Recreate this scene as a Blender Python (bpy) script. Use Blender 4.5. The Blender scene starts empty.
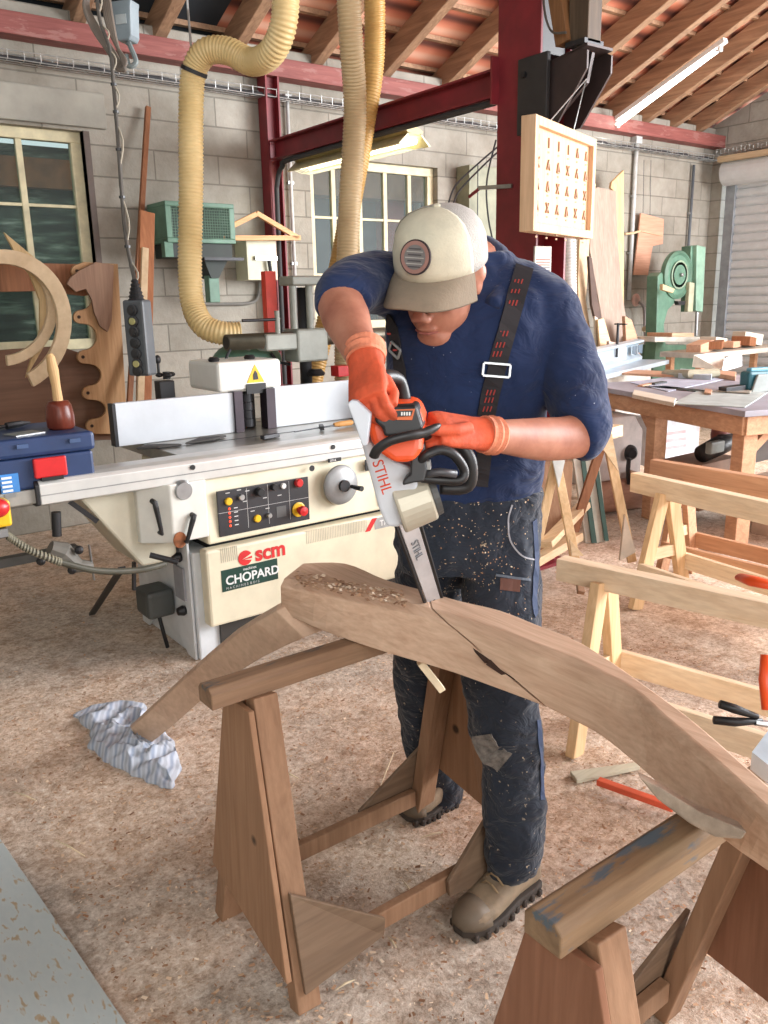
import bpy, bmesh, math, random
from mathutils import Vector, Matrix, noise
random.seed(7)
C = bpy.context.scene.collection
sc = bpy.context.scene
V = Vector
PI = math.pi

# ---------------------------------------------------------------- camera
FPX = 830.0
CAM_H = 1.55
PITCH = math.radians(14.4)
ROLL = math.radians(1.2)
YAW = math.radians(53)          # angle of the view from the long back wall
fh = V((math.cos(YAW), math.sin(YAW), 0))
rt = V((math.sin(YAW), -math.cos(YAW), 0))
Zu = V((0, 0, 1))
fw = fh * math.cos(PITCH) - Zu * math.sin(PITCH)
up = fh * math.sin(PITCH) + Zu * math.cos(PITCH)
cxv = math.cos(ROLL) * rt - math.sin(ROLL) * up
cyv = math.sin(ROLL) * rt + math.cos(ROLL) * up
CO = V((0, 0, CAM_H))
cam = bpy.data.cameras.new('camera')
cam.sensor_fit = 'VERTICAL'
cam.sensor_height = 36
cam.lens = FPX / 1024 * 36
cam.clip_start = 0.05
co = bpy.data.objects.new('camera', cam)
C.objects.link(co)
m = Matrix((cxv, cyv, -fw)).transposed().to_4x4()
m.translation = CO
co.matrix_world = m
sc.camera = co

# ---------------------------------------------------------------- light
sc.view_settings.view_transform = 'Standard'
sc.view_settings.look = 'None'
sc.view_settings.exposure = 0.70
sc.view_settings.gamma = 1
sc.view_settings.use_curve_mapping = False
w = bpy.data.worlds.new('daylight')
sc.world = w
w.use_nodes = True
w.node_tree.nodes['Background'].inputs[0].default_value = (0.86, 0.93, 1.0, 1)
w.node_tree.nodes['Background'].inputs[1].default_value = 1.05


def area(name, loc, target, sx, sy, power, col):
    l = bpy.data.lights.new(name, 'AREA')
    l.shape = 'RECTANGLE'
    l.size, l.size_y = sx, sy
    l.energy = power
    l.color = col
    o = bpy.data.objects.new(name, l)
    C.objects.link(o)
    o.location = loc
    o.rotation_euler = (V(target) - V(loc)).to_track_quat('-Z', 'Y').to_euler()
    return o


# daylight through the open right side and the open front of the workshop
area('daylight_from_open_side', (7.4, -1.6, 3.0), (2.2, 2.4, 0.6), 4.5, 3.0, 380, (0.95, 0.97, 1.0))
area('daylight_from_side_doorway', (9.4, -0.4, 2.2), (4.0, 3.4, 1.0), 3.6, 3.2, 480, (0.97, 0.98, 1.0))
area('daylight_from_open_front', (-0.9, -3.8, 2.7), (1.6, 2.0, 0.5), 5.0, 3.0, 170, (1.0, 0.97, 0.93))


# ---------------------------------------------------------------- picture helpers
def ray(x, y): return fw + (x - 384) / FPX * cxv + (512 - y) / FPX * cyv
def onz(x, y, h=0.0):
    d = ray(x, y); return CO + d * ((h - CAM_H) / d.z)
def onY(x, y, Y):
    d = ray(x, y); return CO + d * (Y / d.y)
def onX(x, y, X):
    d = ray(x, y); return CO + d * (X / d.x)
def at(x, y, t): return CO + ray(x, y) * t


# ---------------------------------------------------------------- materials
def lin(c):
    return tuple(((v / 255) / 12.92 if v / 255 <= .04045 else ((v / 255 + .055) / 1.055) ** 2.4) for v in c)
MC = {}
def newmat(name):
    m = bpy.data.materials.new(name); m.use_nodes = True
    nt = m.node_tree; b = nt.nodes['Principled BSDF']
    return m, nt, b
def ramp(nt, fac, stops):
    r = nt.nodes.new('ShaderNodeValToRGB')
    e = r.color_ramp.elements
    while len(e) < len(stops): e.new(0.5)
    for i, (p, c) in enumerate(stops):
        e[i].position = p; e[i].color = (*lin(c), 1)
    nt.links.new(fac, r.inputs[0]); return r.outputs[0]
def mapping(nt, scale, rot=(0, 0, 0)):
    tc = nt.nodes.new('ShaderNodeTexCoord'); mp = nt.nodes.new('ShaderNodeMapping')
    mp.inputs['Scale'].default_value = scale; mp.inputs['Rotation'].default_value = rot
    nt.links.new(tc.outputs['Object'], mp.inputs[0]); return mp.outputs[0]
def nz(nt, vec, scale, detail=4, rough=.55, dist=0):
    n = nt.nodes.new('ShaderNodeTexNoise')
    n.inputs['Scale'].default_value = scale; n.inputs['Detail'].default_value = detail
    n.inputs['Roughness'].default_value = rough; n.inputs['Distortion'].default_value = dist
    if vec is not None: nt.links.new(vec, n.inputs['Vector'])
    return n.outputs['Fac']
def bump(nt, b, h, s=.3, d=.01):
    n = nt.nodes.new('ShaderNodeBump'); n.inputs['Strength'].default_value = s; n.inputs['Distance'].default_value = d
    nt.links.new(h, n.inputs['Height']); nt.links.new(n.outputs[0], b.inputs['Normal'])
def mat(name, col, rough=.5, metal=0, var=.12, scale=8, bs=0, bscale=60, spec=.5, emit=0, ecol=None, alpha=None):
    """plain material with a little uneven wear"""
    if name in MC: return MC[name]
    m, nt, b = newmat(name)
    v = mapping(nt, (1, 1, 1))
    f = nz(nt, v, scale, 5, .6)
    lo = tuple(max(0, c * (1 - var)) for c in col); hi = tuple(min(255, c * (1 + var * .6)) for c in col)
    nt.links.new(ramp(nt, f, [(.3, lo), (.7, hi)]), b.inputs['Base Color'])
    b.inputs['Roughness'].default_value = rough; b.inputs['Metallic'].default_value = metal
    b.inputs['Specular IOR Level'].default_value = spec
    if bs: bump(nt, b, nz(nt, v, bscale, 3), bs, .004)
    if emit:
        b.inputs['Emission Color'].default_value = (*lin(ecol or col), 1); b.inputs['Emission Strength'].default_value = emit
    if alpha is not None: b.inputs['Alpha'].default_value = alpha
    MC[name] = m; return m
def wood(name, c1, c2, axis='X', sc_=1.0, rough=.6, knots=0, dirt=None, dth=.5):
    if name in MC: return MC[name]
    m, nt, b = newmat(name)
    s = {'X': (.6, 9, 9), 'Y': (9, .6, 9), 'Z': (9, 9, .6), 'D': (5, 5, 5)}[axis]
    v = mapping(nt, tuple(q * sc_ for q in s))
    f = nz(nt, v, 2.2, 6, .62, 1.2)
    col = ramp(nt, f, [(.25, c1), (.5, tuple((a + q) / 2 for a, q in zip(c1, c2))), (.78, c2)])
    f2 = nz(nt, v, 9, 3, .5)
    mx = nt.nodes.new('ShaderNodeMix'); mx.data_type = 'RGBA'; mx.blend_type = 'MULTIPLY'; mx.inputs[0].default_value = .28
    nt.links.new(col, mx.inputs[6]); nt.links.new(ramp(nt, f2, [(.35, (205, 195, 185)), (.6, (255, 255, 255))]), mx.inputs[7])
    out = mx.outputs[2]
    if knots:
        vo = nt.nodes.new('ShaderNodeTexVoronoi'); vo.inputs['Scale'].default_value = knots
        nt.links.new(mapping(nt, (1, 1, 1)), vo.inputs['Vector'])
        mk = nt.nodes.new('ShaderNodeMix'); mk.data_type = 'RGBA'
        kr = ramp(nt, vo.outputs['Distance'], [(.05, (255, 255, 255)), (.09, (0, 0, 0))])
        nt.links.new(kr, mk.inputs[0]); nt.links.new(out, mk.inputs[6]); mk.inputs[7].default_value = (*lin(tuple(q * .45 for q in c1)), 1)
        out = mk.outputs[2]
    if dirt:
        md = nt.nodes.new('ShaderNodeMix'); md.data_type = 'RGBA'
        nd = nz(nt, mapping(nt, (3, 12, 12)), 1.6, 5, .65)
        nt.links.new(ramp(nt, nd, [(dth, (0, 0, 0)), (dth + .06, (255, 255, 255))]), md.inputs[0])
        nt.links.new(out, md.inputs[6]); md.inputs[7].default_value = (*lin(dirt), 1); out = md.outputs[2]
    nt.links.new(out, b.inputs['Base Color'])
    b.inputs['Roughness'].default_value = rough; b.inputs['Specular IOR Level'].default_value = .3
    bump(nt, b, f2, .25, .003)
    MC[name] = m; return m


# ---------------------------------------------------------------- mesh builder
BASE = {}
def frame_from(d, hint=Zu):
    d = V(d).normalized()
    if abs(d.dot(hint)) > .995: hint = V((1, 0, 0)) if abs(d.x) < .9 else V((0, 1, 0))
    s = d.cross(hint).normalized(); u = s.cross(d).normalized()
    return s, u, d
class MB:
    def __init__(self): self.bm = bmesh.new()
    def face(self, vs):
        try: return self.bm.faces.new(vs)
        except ValueError: return None
    def ring(self, pts): return [self.bm.verts.new(p) for p in pts]
    def loft(self, rings, cap=True, closed=True):
        rs = [self.ring(r) for r in rings]
        n = len(rs[0])
        for a, b in zip(rs, rs[1:]):
            for i in range(n if closed else n - 1):
                j = (i + 1) % n
                self.face((a[i], a[j], b[j], b[i]))
        if cap:
            self.face(rs[0][::-1]); self.face(rs[-1])
        return self
    def box(self, c, s, M=None):
        c = V(c); h = V(s) / 2
        pts = [V((x * h.x, y * h.y, z * h.z)) for x in (-1, 1) for y in (-1, 1) for z in (-1, 1)]
        if M is not None: pts = [M @ p for p in pts]
        v = [self.bm.verts.new(c + p) for p in pts]
        for f in ((0, 1, 3, 2), (4, 6, 7, 5), (0, 4, 5, 1), (2, 3, 7, 6), (0, 2, 6, 4), (1, 5, 7, 3)): self.face([v[i] for i in f])
        return self
    def bb(self, a, b): # box by corners
        a = V(a); b = V(b); return self.box((a + b) / 2, [abs(q) for q in (b - a)])
    def bar(self, p, q, w, h, hint=Zu):
        p = V(p); q = V(q); s, u, d = frame_from(q - p, hint)
        r = [s * w / 2 * a + u * h / 2 * b for a, b in ((-1, -1), (1, -1), (1, 1), (-1, 1))]
        return self.loft([[p + k for k in r], [q + k for k in r]])
    def tube(self, path, r, n=12, cap=True, sq=1.0):
        path = [V(p) for p in path]; N = len(path)
        rad = r if isinstance(r, (list, tuple)) else [r] * N
        rings = []; s = None
        for i, p in enumerate(path):
            d = (path[min(i + 1, N - 1)] - path[max(i - 1, 0)]).normalized()
            if s is None: s, u, _ = frame_from(d)
            else:
                s = (s - d * s.dot(d)).normalized()
            u = s.cross(d).normalized()
            rings.append([p + (s * math.cos(t) + u * math.sin(t) * sq) * rad[i] for t in [2 * PI * k / n for k in range(n)]])
        return self.loft(rings, cap)
    def cyl(self, p, q, r, r2=None, n=20): return self.tube([p, q], [r, r if r2 is None else r2], n)
    def prism(self, pts, thick):
        t = V(thick); pts = [V(p) for p in pts]
        return self.loft([pts, [p + t for p in pts]])
    def poly(self, pts2, o, u, v, thick):
        o = V(o); u = V(u); v = V(v); return self.prism([o + u * a + v * b for a, b in pts2], thick)
    def lathe(self, prof, o, axis=Zu, n=24):
        o = V(o); s, u, d = frame_from(axis)
        return self.loft([[o + d * z + (s * math.cos(t) + u * math.sin(t)) * max(r, .0004) for t in [2 * PI * k / n for k in range(n)]] for r, z in prof])
    def ell(self, c, r, M=None, n=16, m=10):
        c = V(c); rings = []
        for i in range(m + 1):
            a = -PI / 2 + PI * i / m; ca = max(math.cos(a), .02)
            ring = [V((r[0] * ca * math.cos(t), r[1] * ca * math.sin(t), r[2] * math.sin(a))) for t in [2 * PI * k / n for k in range(n)]]
            rings.append([c + (M @ p if M is not None else p) for p in ring])
        return self.loft(rings)
    def build(self, name, material, parent=None, bevel=0, smooth=None, sub=0, label=None, cat=None, group=None, kind=None, remesh=0, msmooth=0, seg=2, rings_smooth=False):
        bmesh.ops.recalc_face_normals(self.bm, faces=self.bm.faces)
        me = bpy.data.meshes.new(name)
        if parent is not None: org = BASE[parent.name]
        else:
            vs = [v.co for v in self.bm.verts]
            org = V((sum(v.x for v in vs) / len(vs), sum(v.y for v in vs) / len(vs), min(v.z for v in vs)))
        for v in self.bm.verts: v.co -= org
        self.bm.to_mesh(me); self.bm.free()
        o = bpy.data.objects.new(name, me); C.objects.link(o)
        if parent is not None: o.parent = parent
        else: o.location = org
        BASE[o.name] = org.copy()
        me.materials.append(material)
        if smooth is None: smooth = bool(remesh or sub)
        if remesh:
            md = o.modifiers.new('union', 'REMESH'); md.mode = 'VOXEL'; md.voxel_size = remesh; md.use_smooth_shade = True
            if msmooth:
                ms = o.modifiers.new('soft', 'SMOOTH'); ms.iterations = msmooth; ms.factor = .5
        if bevel:
            md = o.modifiers.new('edge', 'BEVEL'); md.width = bevel; md.segments = seg; md.limit_method = 'ANGLE'; md.angle_limit = .6
        if sub:
            md = o.modifiers.new('sub', 'SUBSURF'); md.levels = sub; md.render_levels = sub
        if smooth:
            for p in me.polygons: p.use_smooth = True
        elif rings_smooth:
            for p in me.polygons: p.use_smooth = len(p.vertices) == 4
        if label: o['label'] = label
        if cat: o['category'] = cat
        if group: o['group'] = group
        if kind: o['kind'] = kind
        return o
def thing(name, label, cat, loc, group=None, kind=None):
    o = bpy.data.objects.new(name, None); C.objects.link(o); o.location = loc; o.empty_display_size = .05
    BASE[o.name] = V(loc)
    if label: o['label'] = label
    if cat: o['category'] = cat
    if group: o['group'] = group
    if kind: o['kind'] = kind
    return o
def dup(root, loc=None, rotz=0, label=None, group=None):
    r = root.copy(); C.objects.link(r)
    BASE[r.name] = BASE[root.name]
    if loc is not None: r.location = loc
    r.rotation_euler = (0, 0, rotz)
    if label: r['label'] = label
    if group: r['group'] = group
    for ch in list(root.children):
        c = ch.copy(); C.objects.link(c); c.parent = r
        for g in ch.children:
            d = g.copy(); C.objects.link(d); d.parent = c
    return r
def text(name, s, size, o, u, v, material, parent, ext=.0006, bold=0.0, align='LEFT'):
    cu = bpy.data.curves.new(name, 'FONT'); cu.body = s; cu.size = size; cu.extrude = ext; cu.align_x = align; cu.offset = bold
    t = bpy.data.objects.new('tmp', cu); C.objects.link(t)
    bpy.context.view_layer.update()
    me = bpy.data.meshes.new_from_object(t.evaluated_get(bpy.context.evaluated_depsgraph_get()))
    bpy.data.objects.remove(t)
    u = V(u).normalized(); v = V(v); v = (v - u * v.dot(u)).normalized(); n = u.cross(v)
    org = BASE[parent.name]
    for q in me.vertices: q.co = V(o) + u * q.co.x + v * q.co.y + n * q.co.z - org
    me.materials.clear(); me.materials.append(material); me.name = name
    ob = bpy.data.objects.new(name, me); C.objects.link(ob); ob.parent = parent; BASE[ob.name] = org
    return ob
def smoothpath(pts, k=8):
    pts = [V(p) for p in pts]; out = []
    for i in range(len(pts) - 1):
        p0 = pts[max(i - 1, 0)]; p1 = pts[i]; p2 = pts[i + 1]; p3 = pts[min(i + 2, len(pts) - 1)]
        for j in range(k):
            t = j / k
            out.append(.5 * ((2 * p1) + (p2 - p0) * t + (2 * p0 - 5 * p1 + 4 * p2 - p3) * t * t + (3 * p1 - p0 - 3 * p2 + p3) * t ** 3))
    out.append(pts[-1]); return out

# shared materials
M_steel = mat('brushed_steel', (175, 178, 180), .35, .9, .1)
M_dsteel = mat('dark_steel', (60, 60, 62), .45, .7)
M_black = mat('black_plastic', (28, 28, 30), .45)
M_rubber = mat('black_rubber', (24, 24, 26), .7)
M_cream = mat('cream_paint', (222, 214, 188), .4, 0, .05)
M_white = mat('white_paint', (225, 226, 224), .4, 0, .04)
M_galv = mat('galvanised_wire', (190, 192, 190), .4, .7)
M_redst = mat('red_oxide_paint', (122, 34, 42), .5, 0, .15, 5)
M_red = mat('red_plastic', (196, 38, 40), .35)
M_yellow = mat('yellow_plastic', (226, 180, 30), .4)
M_orange = mat('orange_plastic', (232, 84, 34), .38, 0, .06)
M_green = mat('machine_green', (92, 128, 108), .45, 0, .14)
M_pine = wood('pale_pine', (206, 174, 134), (232, 208, 174), 'X')
M_pineY = wood('pale_pine_y', (218, 190, 156), (240, 222, 194), 'Y')
M_pineZ = wood('pale_pine_z', (204, 166, 120), (232, 202, 162), 'Z')
M_ply = wood('reddish_ply', (140, 104, 78), (168, 130, 100), 'Z', knots=5)
M_old = wood('old_timber', (116, 90, 70), (154, 124, 98), 'X', dirt=(84, 86, 86), dth=.6)
M_oldleg = wood('old_leg_timber', (130, 98, 74), (166, 130, 102), 'Z')
M_brownb = wood('brown_board', (120, 76, 50), (160, 108, 74), 'Z')

# ================================================================ THE SETTING
# floor: concrete under a coat of sawdust and shavings
m_, nt, b = newmat('sawdust_floor')
v = mapping(nt, (1, 1, 1))
big = nz(nt, v, .9, 5, .6, .4)
fine = nz(nt, v, 55, 5, .75)
mid = nz(nt, v, 9, 6, .7)
c1 = ramp(nt, fine, [(.3, (166, 138, 116)), (.45, (208, 184, 162)), (.56, (228, 208, 190)), (.7, (246, 238, 226))])
c2 = ramp(nt, fine, [(.3, (142, 132, 122)), (.5, (196, 184, 172)), (.68, (226, 218, 208))])
mx = nt.nodes.new('ShaderNodeMix'); mx.data_type = 'RGBA'
nt.links.new(ramp(nt, big, [(.45, (0, 0, 0)), (.62, (255, 255, 255))]), mx.inputs[0]); nt.links.new(c1, mx.inputs[6]); nt.links.new(c2, mx.inputs[7])
mm = nt.nodes.new('ShaderNodeMix'); mm.data_type = 'RGBA'; mm.blend_type = 'MULTIPLY'; mm.inputs[0].default_value = .8
nt.links.new(mx.outputs[2], mm.inputs[6]); nt.links.new(ramp(nt, mid, [(.32, (200, 186, 172)), (.55, (255, 253, 250))]), mm.inputs[7])
nt.links.new(mm.outputs[2], b.inputs['Base Color']); b.inputs['Roughness'].default_value = .9; b.inputs['Specular IOR Level'].default_value = .15
bump(nt, b, fine, .55, .012)
M_floor = m_
MB().bb((-4, -6, -.1), (9.9, 6.2, 0)).build('floor', M_floor, kind='structure')

def block_mat(name, swap, c1, c2, mortar):
    m, nt, b = newmat(name)
    tc = nt.nodes.new('ShaderNodeTexCoord'); sp = nt.nodes.new('ShaderNodeSeparateXYZ'); cb = nt.nodes.new('ShaderNodeCombineXYZ')
    nt.links.new(tc.outputs['Object'], sp.inputs[0])
    nt.links.new(sp.outputs['Y' if swap else 'X'], cb.inputs[0]); nt.links.new(sp.outputs['Z'], cb.inputs[1])
    br = nt.nodes.new('ShaderNodeTexBrick'); nt.links.new(cb.outputs[0], br.inputs['Vector'])
    br.inputs['Scale'].default_value = 1; br.inputs['Brick Width'].default_value = .5; br.inputs['Row Height'].default_value = .2
    br.inputs['Mortar Size'].default_value = .007; br.inputs['Mortar Smooth'].default_value = .5; br.inputs['Bias'].default_value = -.1
    br.inputs['Color1'].default_value = (*lin(c1), 1); br.inputs['Color2'].default_value = (*lin(c2), 1); br.inputs['Mortar'].default_value = (*lin(mortar), 1)
    v = mapping(nt, (1, 1, 1)); f = nz(nt, v, 2.2, 6, .7)
    mx = nt.nodes.new('ShaderNodeMix'); mx.data_type = 'RGBA'; mx.blend_type = 'MULTIPLY'; mx.inputs[0].default_value = .8
    nt.links.new(br.outputs[0], mx.inputs[6]); nt.links.new(ramp(nt, f, [(.3, (196, 190, 182)), (.65, (255, 254, 252))]), mx.inputs[7])
    nt.links.new(mx.outputs[2], b.inputs['Base Color']); b.inputs['Roughness'].default_value = .9
    f2 = nz(nt, v, 40, 4)
    ad = nt.nodes.new('ShaderNodeMath'); ad.operation = 'MULTIPLY_ADD'; nt.links.new(br.outputs['Fac'], ad.inputs[0]); ad.inputs[1].default_value = -1.6; nt.links.new(f2, ad.inputs[2])
    bump(nt, b, ad.outputs[0], .5, .008)
    return m
M_block = block_mat('concrete_block_wall', False, (158, 154, 144), (172, 167, 157), (134, 130, 121))
M_blockR = block_mat('concrete_block_wall_side', True, (168, 166, 158), (178, 176, 168), (142, 140, 132))
# back wall, pierced by two windows
W1 = (.85, 2.06, 1.25, 2.68); W2 = (3.85, 5.2, 1.3, 2.67)
wb = MB()
wb.bb((-2, 6, 0), (9.7, 6.2, 1.25)).bb((-2, 6, 2.68), (9.7, 6.2, 3.4))
wb.bb((-2, 6, 1.25), (.85, 6.2, 2.68)).bb((2.06, 6, 1.25), (3.85, 6.2, 2.68)).bb((5.2, 6, 1.25), (9.7, 6.2, 2.68)).bb((3.85, 6, 1.25), (5.2, 6.2, 1.3)).bb((3.85, 6, 2.67), (5.2, 6.2, 2.68))
wb.build('wall_back', M_block, kind='structure')
# side wall with the roller shutter
wr = MB()
pts = [(9.5, 6.2, 0), (9.5, 5.86, 0), (9.5, 5.86, 2.98), (9.5, 2.7, 2.98), (9.5, 2.7, 0), (9.5, 1.6, 0), (9.5, 1.6, 5.2), (9.5, 6.2, 3.36)]
wr.prism(pts, (.2, 0, 0)).build('wall_right', M_blockR, kind='structure')
MB().bb((-2.2, -6, 0), (-2, 6.2, 3.4)).build('wall_left', M_blockR, kind='structure')  # unseen room wall, added to hold back sky light from the left
# lintel course above the left window
MB().bb((-.2, 5.965, 2.70), (2.22, 6.0, 2.92)).build('trim_1', mat('concrete_lintel', (158, 155, 145), .9, 0, .12, 3, .3), kind='structure', bevel=.01)

def window(n, x0, x1, z0, z1, cols, rows, Y=6.06):
    w = thing(f'window_{n}', None, None, ((x0 + x1) / 2, Y, z0), kind='structure')
    f = MB()
    t = .07
    f.bb((x0, Y, z0 + t), (x0 + t, Y + .06, z1 - t)).bb((x1 - t, Y, z0 + t), (x1, Y + .06, z1 - t)).bb((x0, Y, z1 - t), (x1, Y + .06, z1)).bb((x0, Y, z0), (x1, Y + .06, z0 + t))
    f.build('window_frame', mat('window_cream_timber', (214, 204, 168), .55, 0, .12), w, bevel=.004)
    g = MB()
    for i in range(1, cols):
        x = x0 + (x1 - x0) * i / cols; g.bb((x - .02, Y + .01, z0 + t), (x + .02, Y + .05, z1 - t))
    for k in range(1, rows):
        z = z0 + (z1 - z0) * k / rows; g.bb((x0 + t, Y + .015, z - .01), (x1 - t, Y + .045, z + .01))
    g.build('glazing_bar', MC['window_cream_timber'], w, bevel=.003)
    gm = MC.get('window_glass')
    if gm is None:
        gm, nt, b = newmat('window_glass'); b.inputs['Base Color'].default_value = (.3, .34, .33, 1); b.inputs['Roughness'].default_value = .25
        tr = nt.nodes.new('ShaderNodeBsdfTransparent'); mxs = nt.nodes.new('ShaderNodeMixShader'); tr.inputs[0].default_value = (.66, .72, .69, 1)
        b.inputs['Alpha'].default_value = 1; mxs.inputs[0].default_value = .10
        nt.links.new(tr.outputs[0], mxs.inputs[1]); nt.links.new(b.outputs[0], mxs.inputs[2]); nt.links.new(mxs.outputs[0], nt.nodes['Material Output'].inputs[0]); MC['window_glass'] = gm
    MB().bb((x0 + .05, Y + .028, z0 + .05), (x1 - .05, Y + .034, z1 - .05)).build('pane', gm, w)
    return w
window(1, *W1, 3, 3)
window(2, *W2, 5, 3)
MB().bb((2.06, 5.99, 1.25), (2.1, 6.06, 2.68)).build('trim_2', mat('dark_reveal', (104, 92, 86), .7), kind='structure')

# outdoors, seen through the panes
m_, nt, b = newmat('corrugated_outhouse'); v = mapping(nt, (1.2, 1, 7))
nt.links.new(ramp(nt, nz(nt, v, 2.2, 5, .6), [(.35, (36, 44, 38)), (.5, (66, 80, 68)), (.6, (118, 132, 116)), (.7, (190, 196, 180))]), b.inputs['Base Color'])
b.inputs['Roughness'].default_value = .8
so = thing('outhouse', 'low green grey outhouse with a clay coloured eaves band outside the left window', 'shed', (0.5, 9.2, 0))
sh = MB(); sh.bb((-3, 8.6, 0), (4.4, 11, 3.0)); sh.build('wall', m_, so)
sh = MB(); sh.prism([(-3.2, 8.4, 3.15), (4.6, 8.4, 3.15), (4.6, 11, 4.4), (-3.2, 11, 4.4)], (0, 0, .12)); sh.build('roof', mat('old_clay_roof', (156, 100, 62), .85, 0, .2), so)
sh = MB(); sh.bb((-3.2, 8.5, 2.62), (4.6, 8.62, 2.88)); sh.build('eaves_board', MC['old_clay_roof'], so)
so = thing('lean_to', 'blue grey clad lean-to with a red post outside the second window', 'shed', (8, 9, 0))
MB().bb((5.2, 9, 0), (13, 11, 3.0)).build('wall', mat('blue_cladding', (104, 114, 132), .7, 0, .2, 3), so)
MB().bb((5.2, 8.7, 2.75), (13, 9.0, 3.1)).build('eaves_board', mat('clay_band', (172, 122, 88), .8), so)
MB().bb((6.75, 8.8, 0), (7.05, 9.0, 2.75)).build('post', mat('faded_red_post', (176, 92, 96), .7), so)
MB().cyl((7.35, 8.9, 0), (7.35, 8.9, 2.75), .05).build('drainpipe', M_white, so)
MB().bb((-8, 6.2, -.12), (16, 14, -.02)).build('yard', mat('yard_gravel', (120, 116, 104), .9, 0, .25, 6), label='grey gravel yard outside the back wall windows', cat='ground')

# wall plate
M_plate = wood('pink_wall_plate', (120, 66, 62), (158, 98, 92), 'X', dirt=(150, 104, 98), dth=.56)
MB().bb((-2, 5.86, 3.17), (9.5, 6.03, 3.3)).build('trim_3', M_plate, kind='structure', bevel=.005)
# roof
SL = .42
def roofz(Y): return 3.34 + (6 - Y) * SL if Y > 0 else 3.34 + 6 * SL + Y * SL
ce = thing('ceiling', None, None, (3.7, 3, 3.4), kind='structure')
m_, nt, b = newmat('clay_tiles'); v = mapping(nt, (1, 1, 1))
wv = nt.nodes.new('ShaderNodeTexWave'); wv.wave_type = 'BANDS'; wv.bands_direction = 'Y'; wv.inputs['Scale'].default_value = 1.1; wv.inputs['Distortion'].default_value = .6; wv.inputs['Detail'].default_value = 2
nt.links.new(v, wv.inputs['Vector'])
cr = ramp(nt, wv.outputs['Fac'], [(.0, (92, 52, 42)), (.25, (176, 102, 78)), (.75, (214, 140, 110)), (1, (226, 176, 150))])
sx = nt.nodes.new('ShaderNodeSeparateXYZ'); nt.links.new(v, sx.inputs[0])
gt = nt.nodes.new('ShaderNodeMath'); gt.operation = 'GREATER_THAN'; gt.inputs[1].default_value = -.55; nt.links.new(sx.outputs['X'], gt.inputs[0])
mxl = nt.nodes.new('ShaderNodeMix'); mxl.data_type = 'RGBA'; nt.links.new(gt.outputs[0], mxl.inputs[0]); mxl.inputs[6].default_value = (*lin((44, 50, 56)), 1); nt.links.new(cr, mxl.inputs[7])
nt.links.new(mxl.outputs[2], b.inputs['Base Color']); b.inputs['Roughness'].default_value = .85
M_tile = m_
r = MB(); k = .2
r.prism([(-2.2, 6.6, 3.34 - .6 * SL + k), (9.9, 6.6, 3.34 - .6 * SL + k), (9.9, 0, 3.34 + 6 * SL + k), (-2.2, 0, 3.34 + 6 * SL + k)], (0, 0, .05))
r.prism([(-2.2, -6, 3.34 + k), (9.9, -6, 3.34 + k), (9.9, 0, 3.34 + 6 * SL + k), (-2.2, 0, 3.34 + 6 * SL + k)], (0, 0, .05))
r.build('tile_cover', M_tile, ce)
M_raf = wood('rafter_timber', (124, 96, 76), (190, 154, 122), 'Y', .8)
M_rafd = wood('dark_rafter', (74, 56, 46), (112, 84, 66), 'Y', .8)
xs = [-.6, .2, 1.0, 1.55, 2.1, 2.66, 3.25, 3.95, 4.62, 5.3, 5.95, 6.6, 7.15, 7.65, 8.15, 8.65, 9.15]
for i, x in enumerate(xs):
    q = MB(); h = .19
    q.prism([(x - .045, 6.25, 3.34 - .25 * SL - .02), (x + .045, 6.25, 3.34 - .25 * SL - .02), (x + .045, .1, 3.34 + 5.9 * SL - .02), (x - .045, .1, 3.34 + 5.9 * SL - .02)], (0, 0, h))
    q.build('rafter', M_raf, ce, bevel=.006)
for j in range(17):
    Y = 6.1 - j * .33; z = roofz(Y) + .185
    MB().box((3.7, Y, z), (11.8, .05, .035)).build('batten', M_raf, ce)

# roller shutter
dr = thing('door_1', None, None, (9.45, 4.3, 0), kind='structure')
M_sh = mat('shutter_grey', (194, 198, 200), .5, .05, .04)
s = MB()
zz = 0.0; prof = []
while zz < 2.72:
    prof += [(0, zz), (-.022, zz + .022), (-.026, zz + .05), (-.018, zz + .085), (0, zz + .098)]; zz += .1
s.loft([[V((9.47 + a, y, z)) for a, z in prof] + [V((9.5, y, zz)), V((9.5, y, 0))] for y in (5.66, 2.75)])
s.build('slat_curtain', M_sh, dr)
s = MB(); s.loft([[V((9.36 + .14 * math.cos(t), y, 2.87 + .14 * math.sin(t))) for t in [2 * PI * k / 20 for k in range(20)]] for y in (5.74, 2.7)]); s.build('shutter_drum', M_sh, dr)
MB().bb((9.2, 2.68, 2.98), (9.5, 5.76, 3.04)).build('drum_cover', wood('drum_board', (170, 150, 120), (196, 176, 146), 'Y'), dr)
for y in (5.70, 2.72): MB().bb((9.42, y - .06, 0), (9.5, y + .06, 2.8)).build('guide_rail', mat('guide_steel', (150, 156, 162), .45, .5), dr, bevel=.004)

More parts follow.
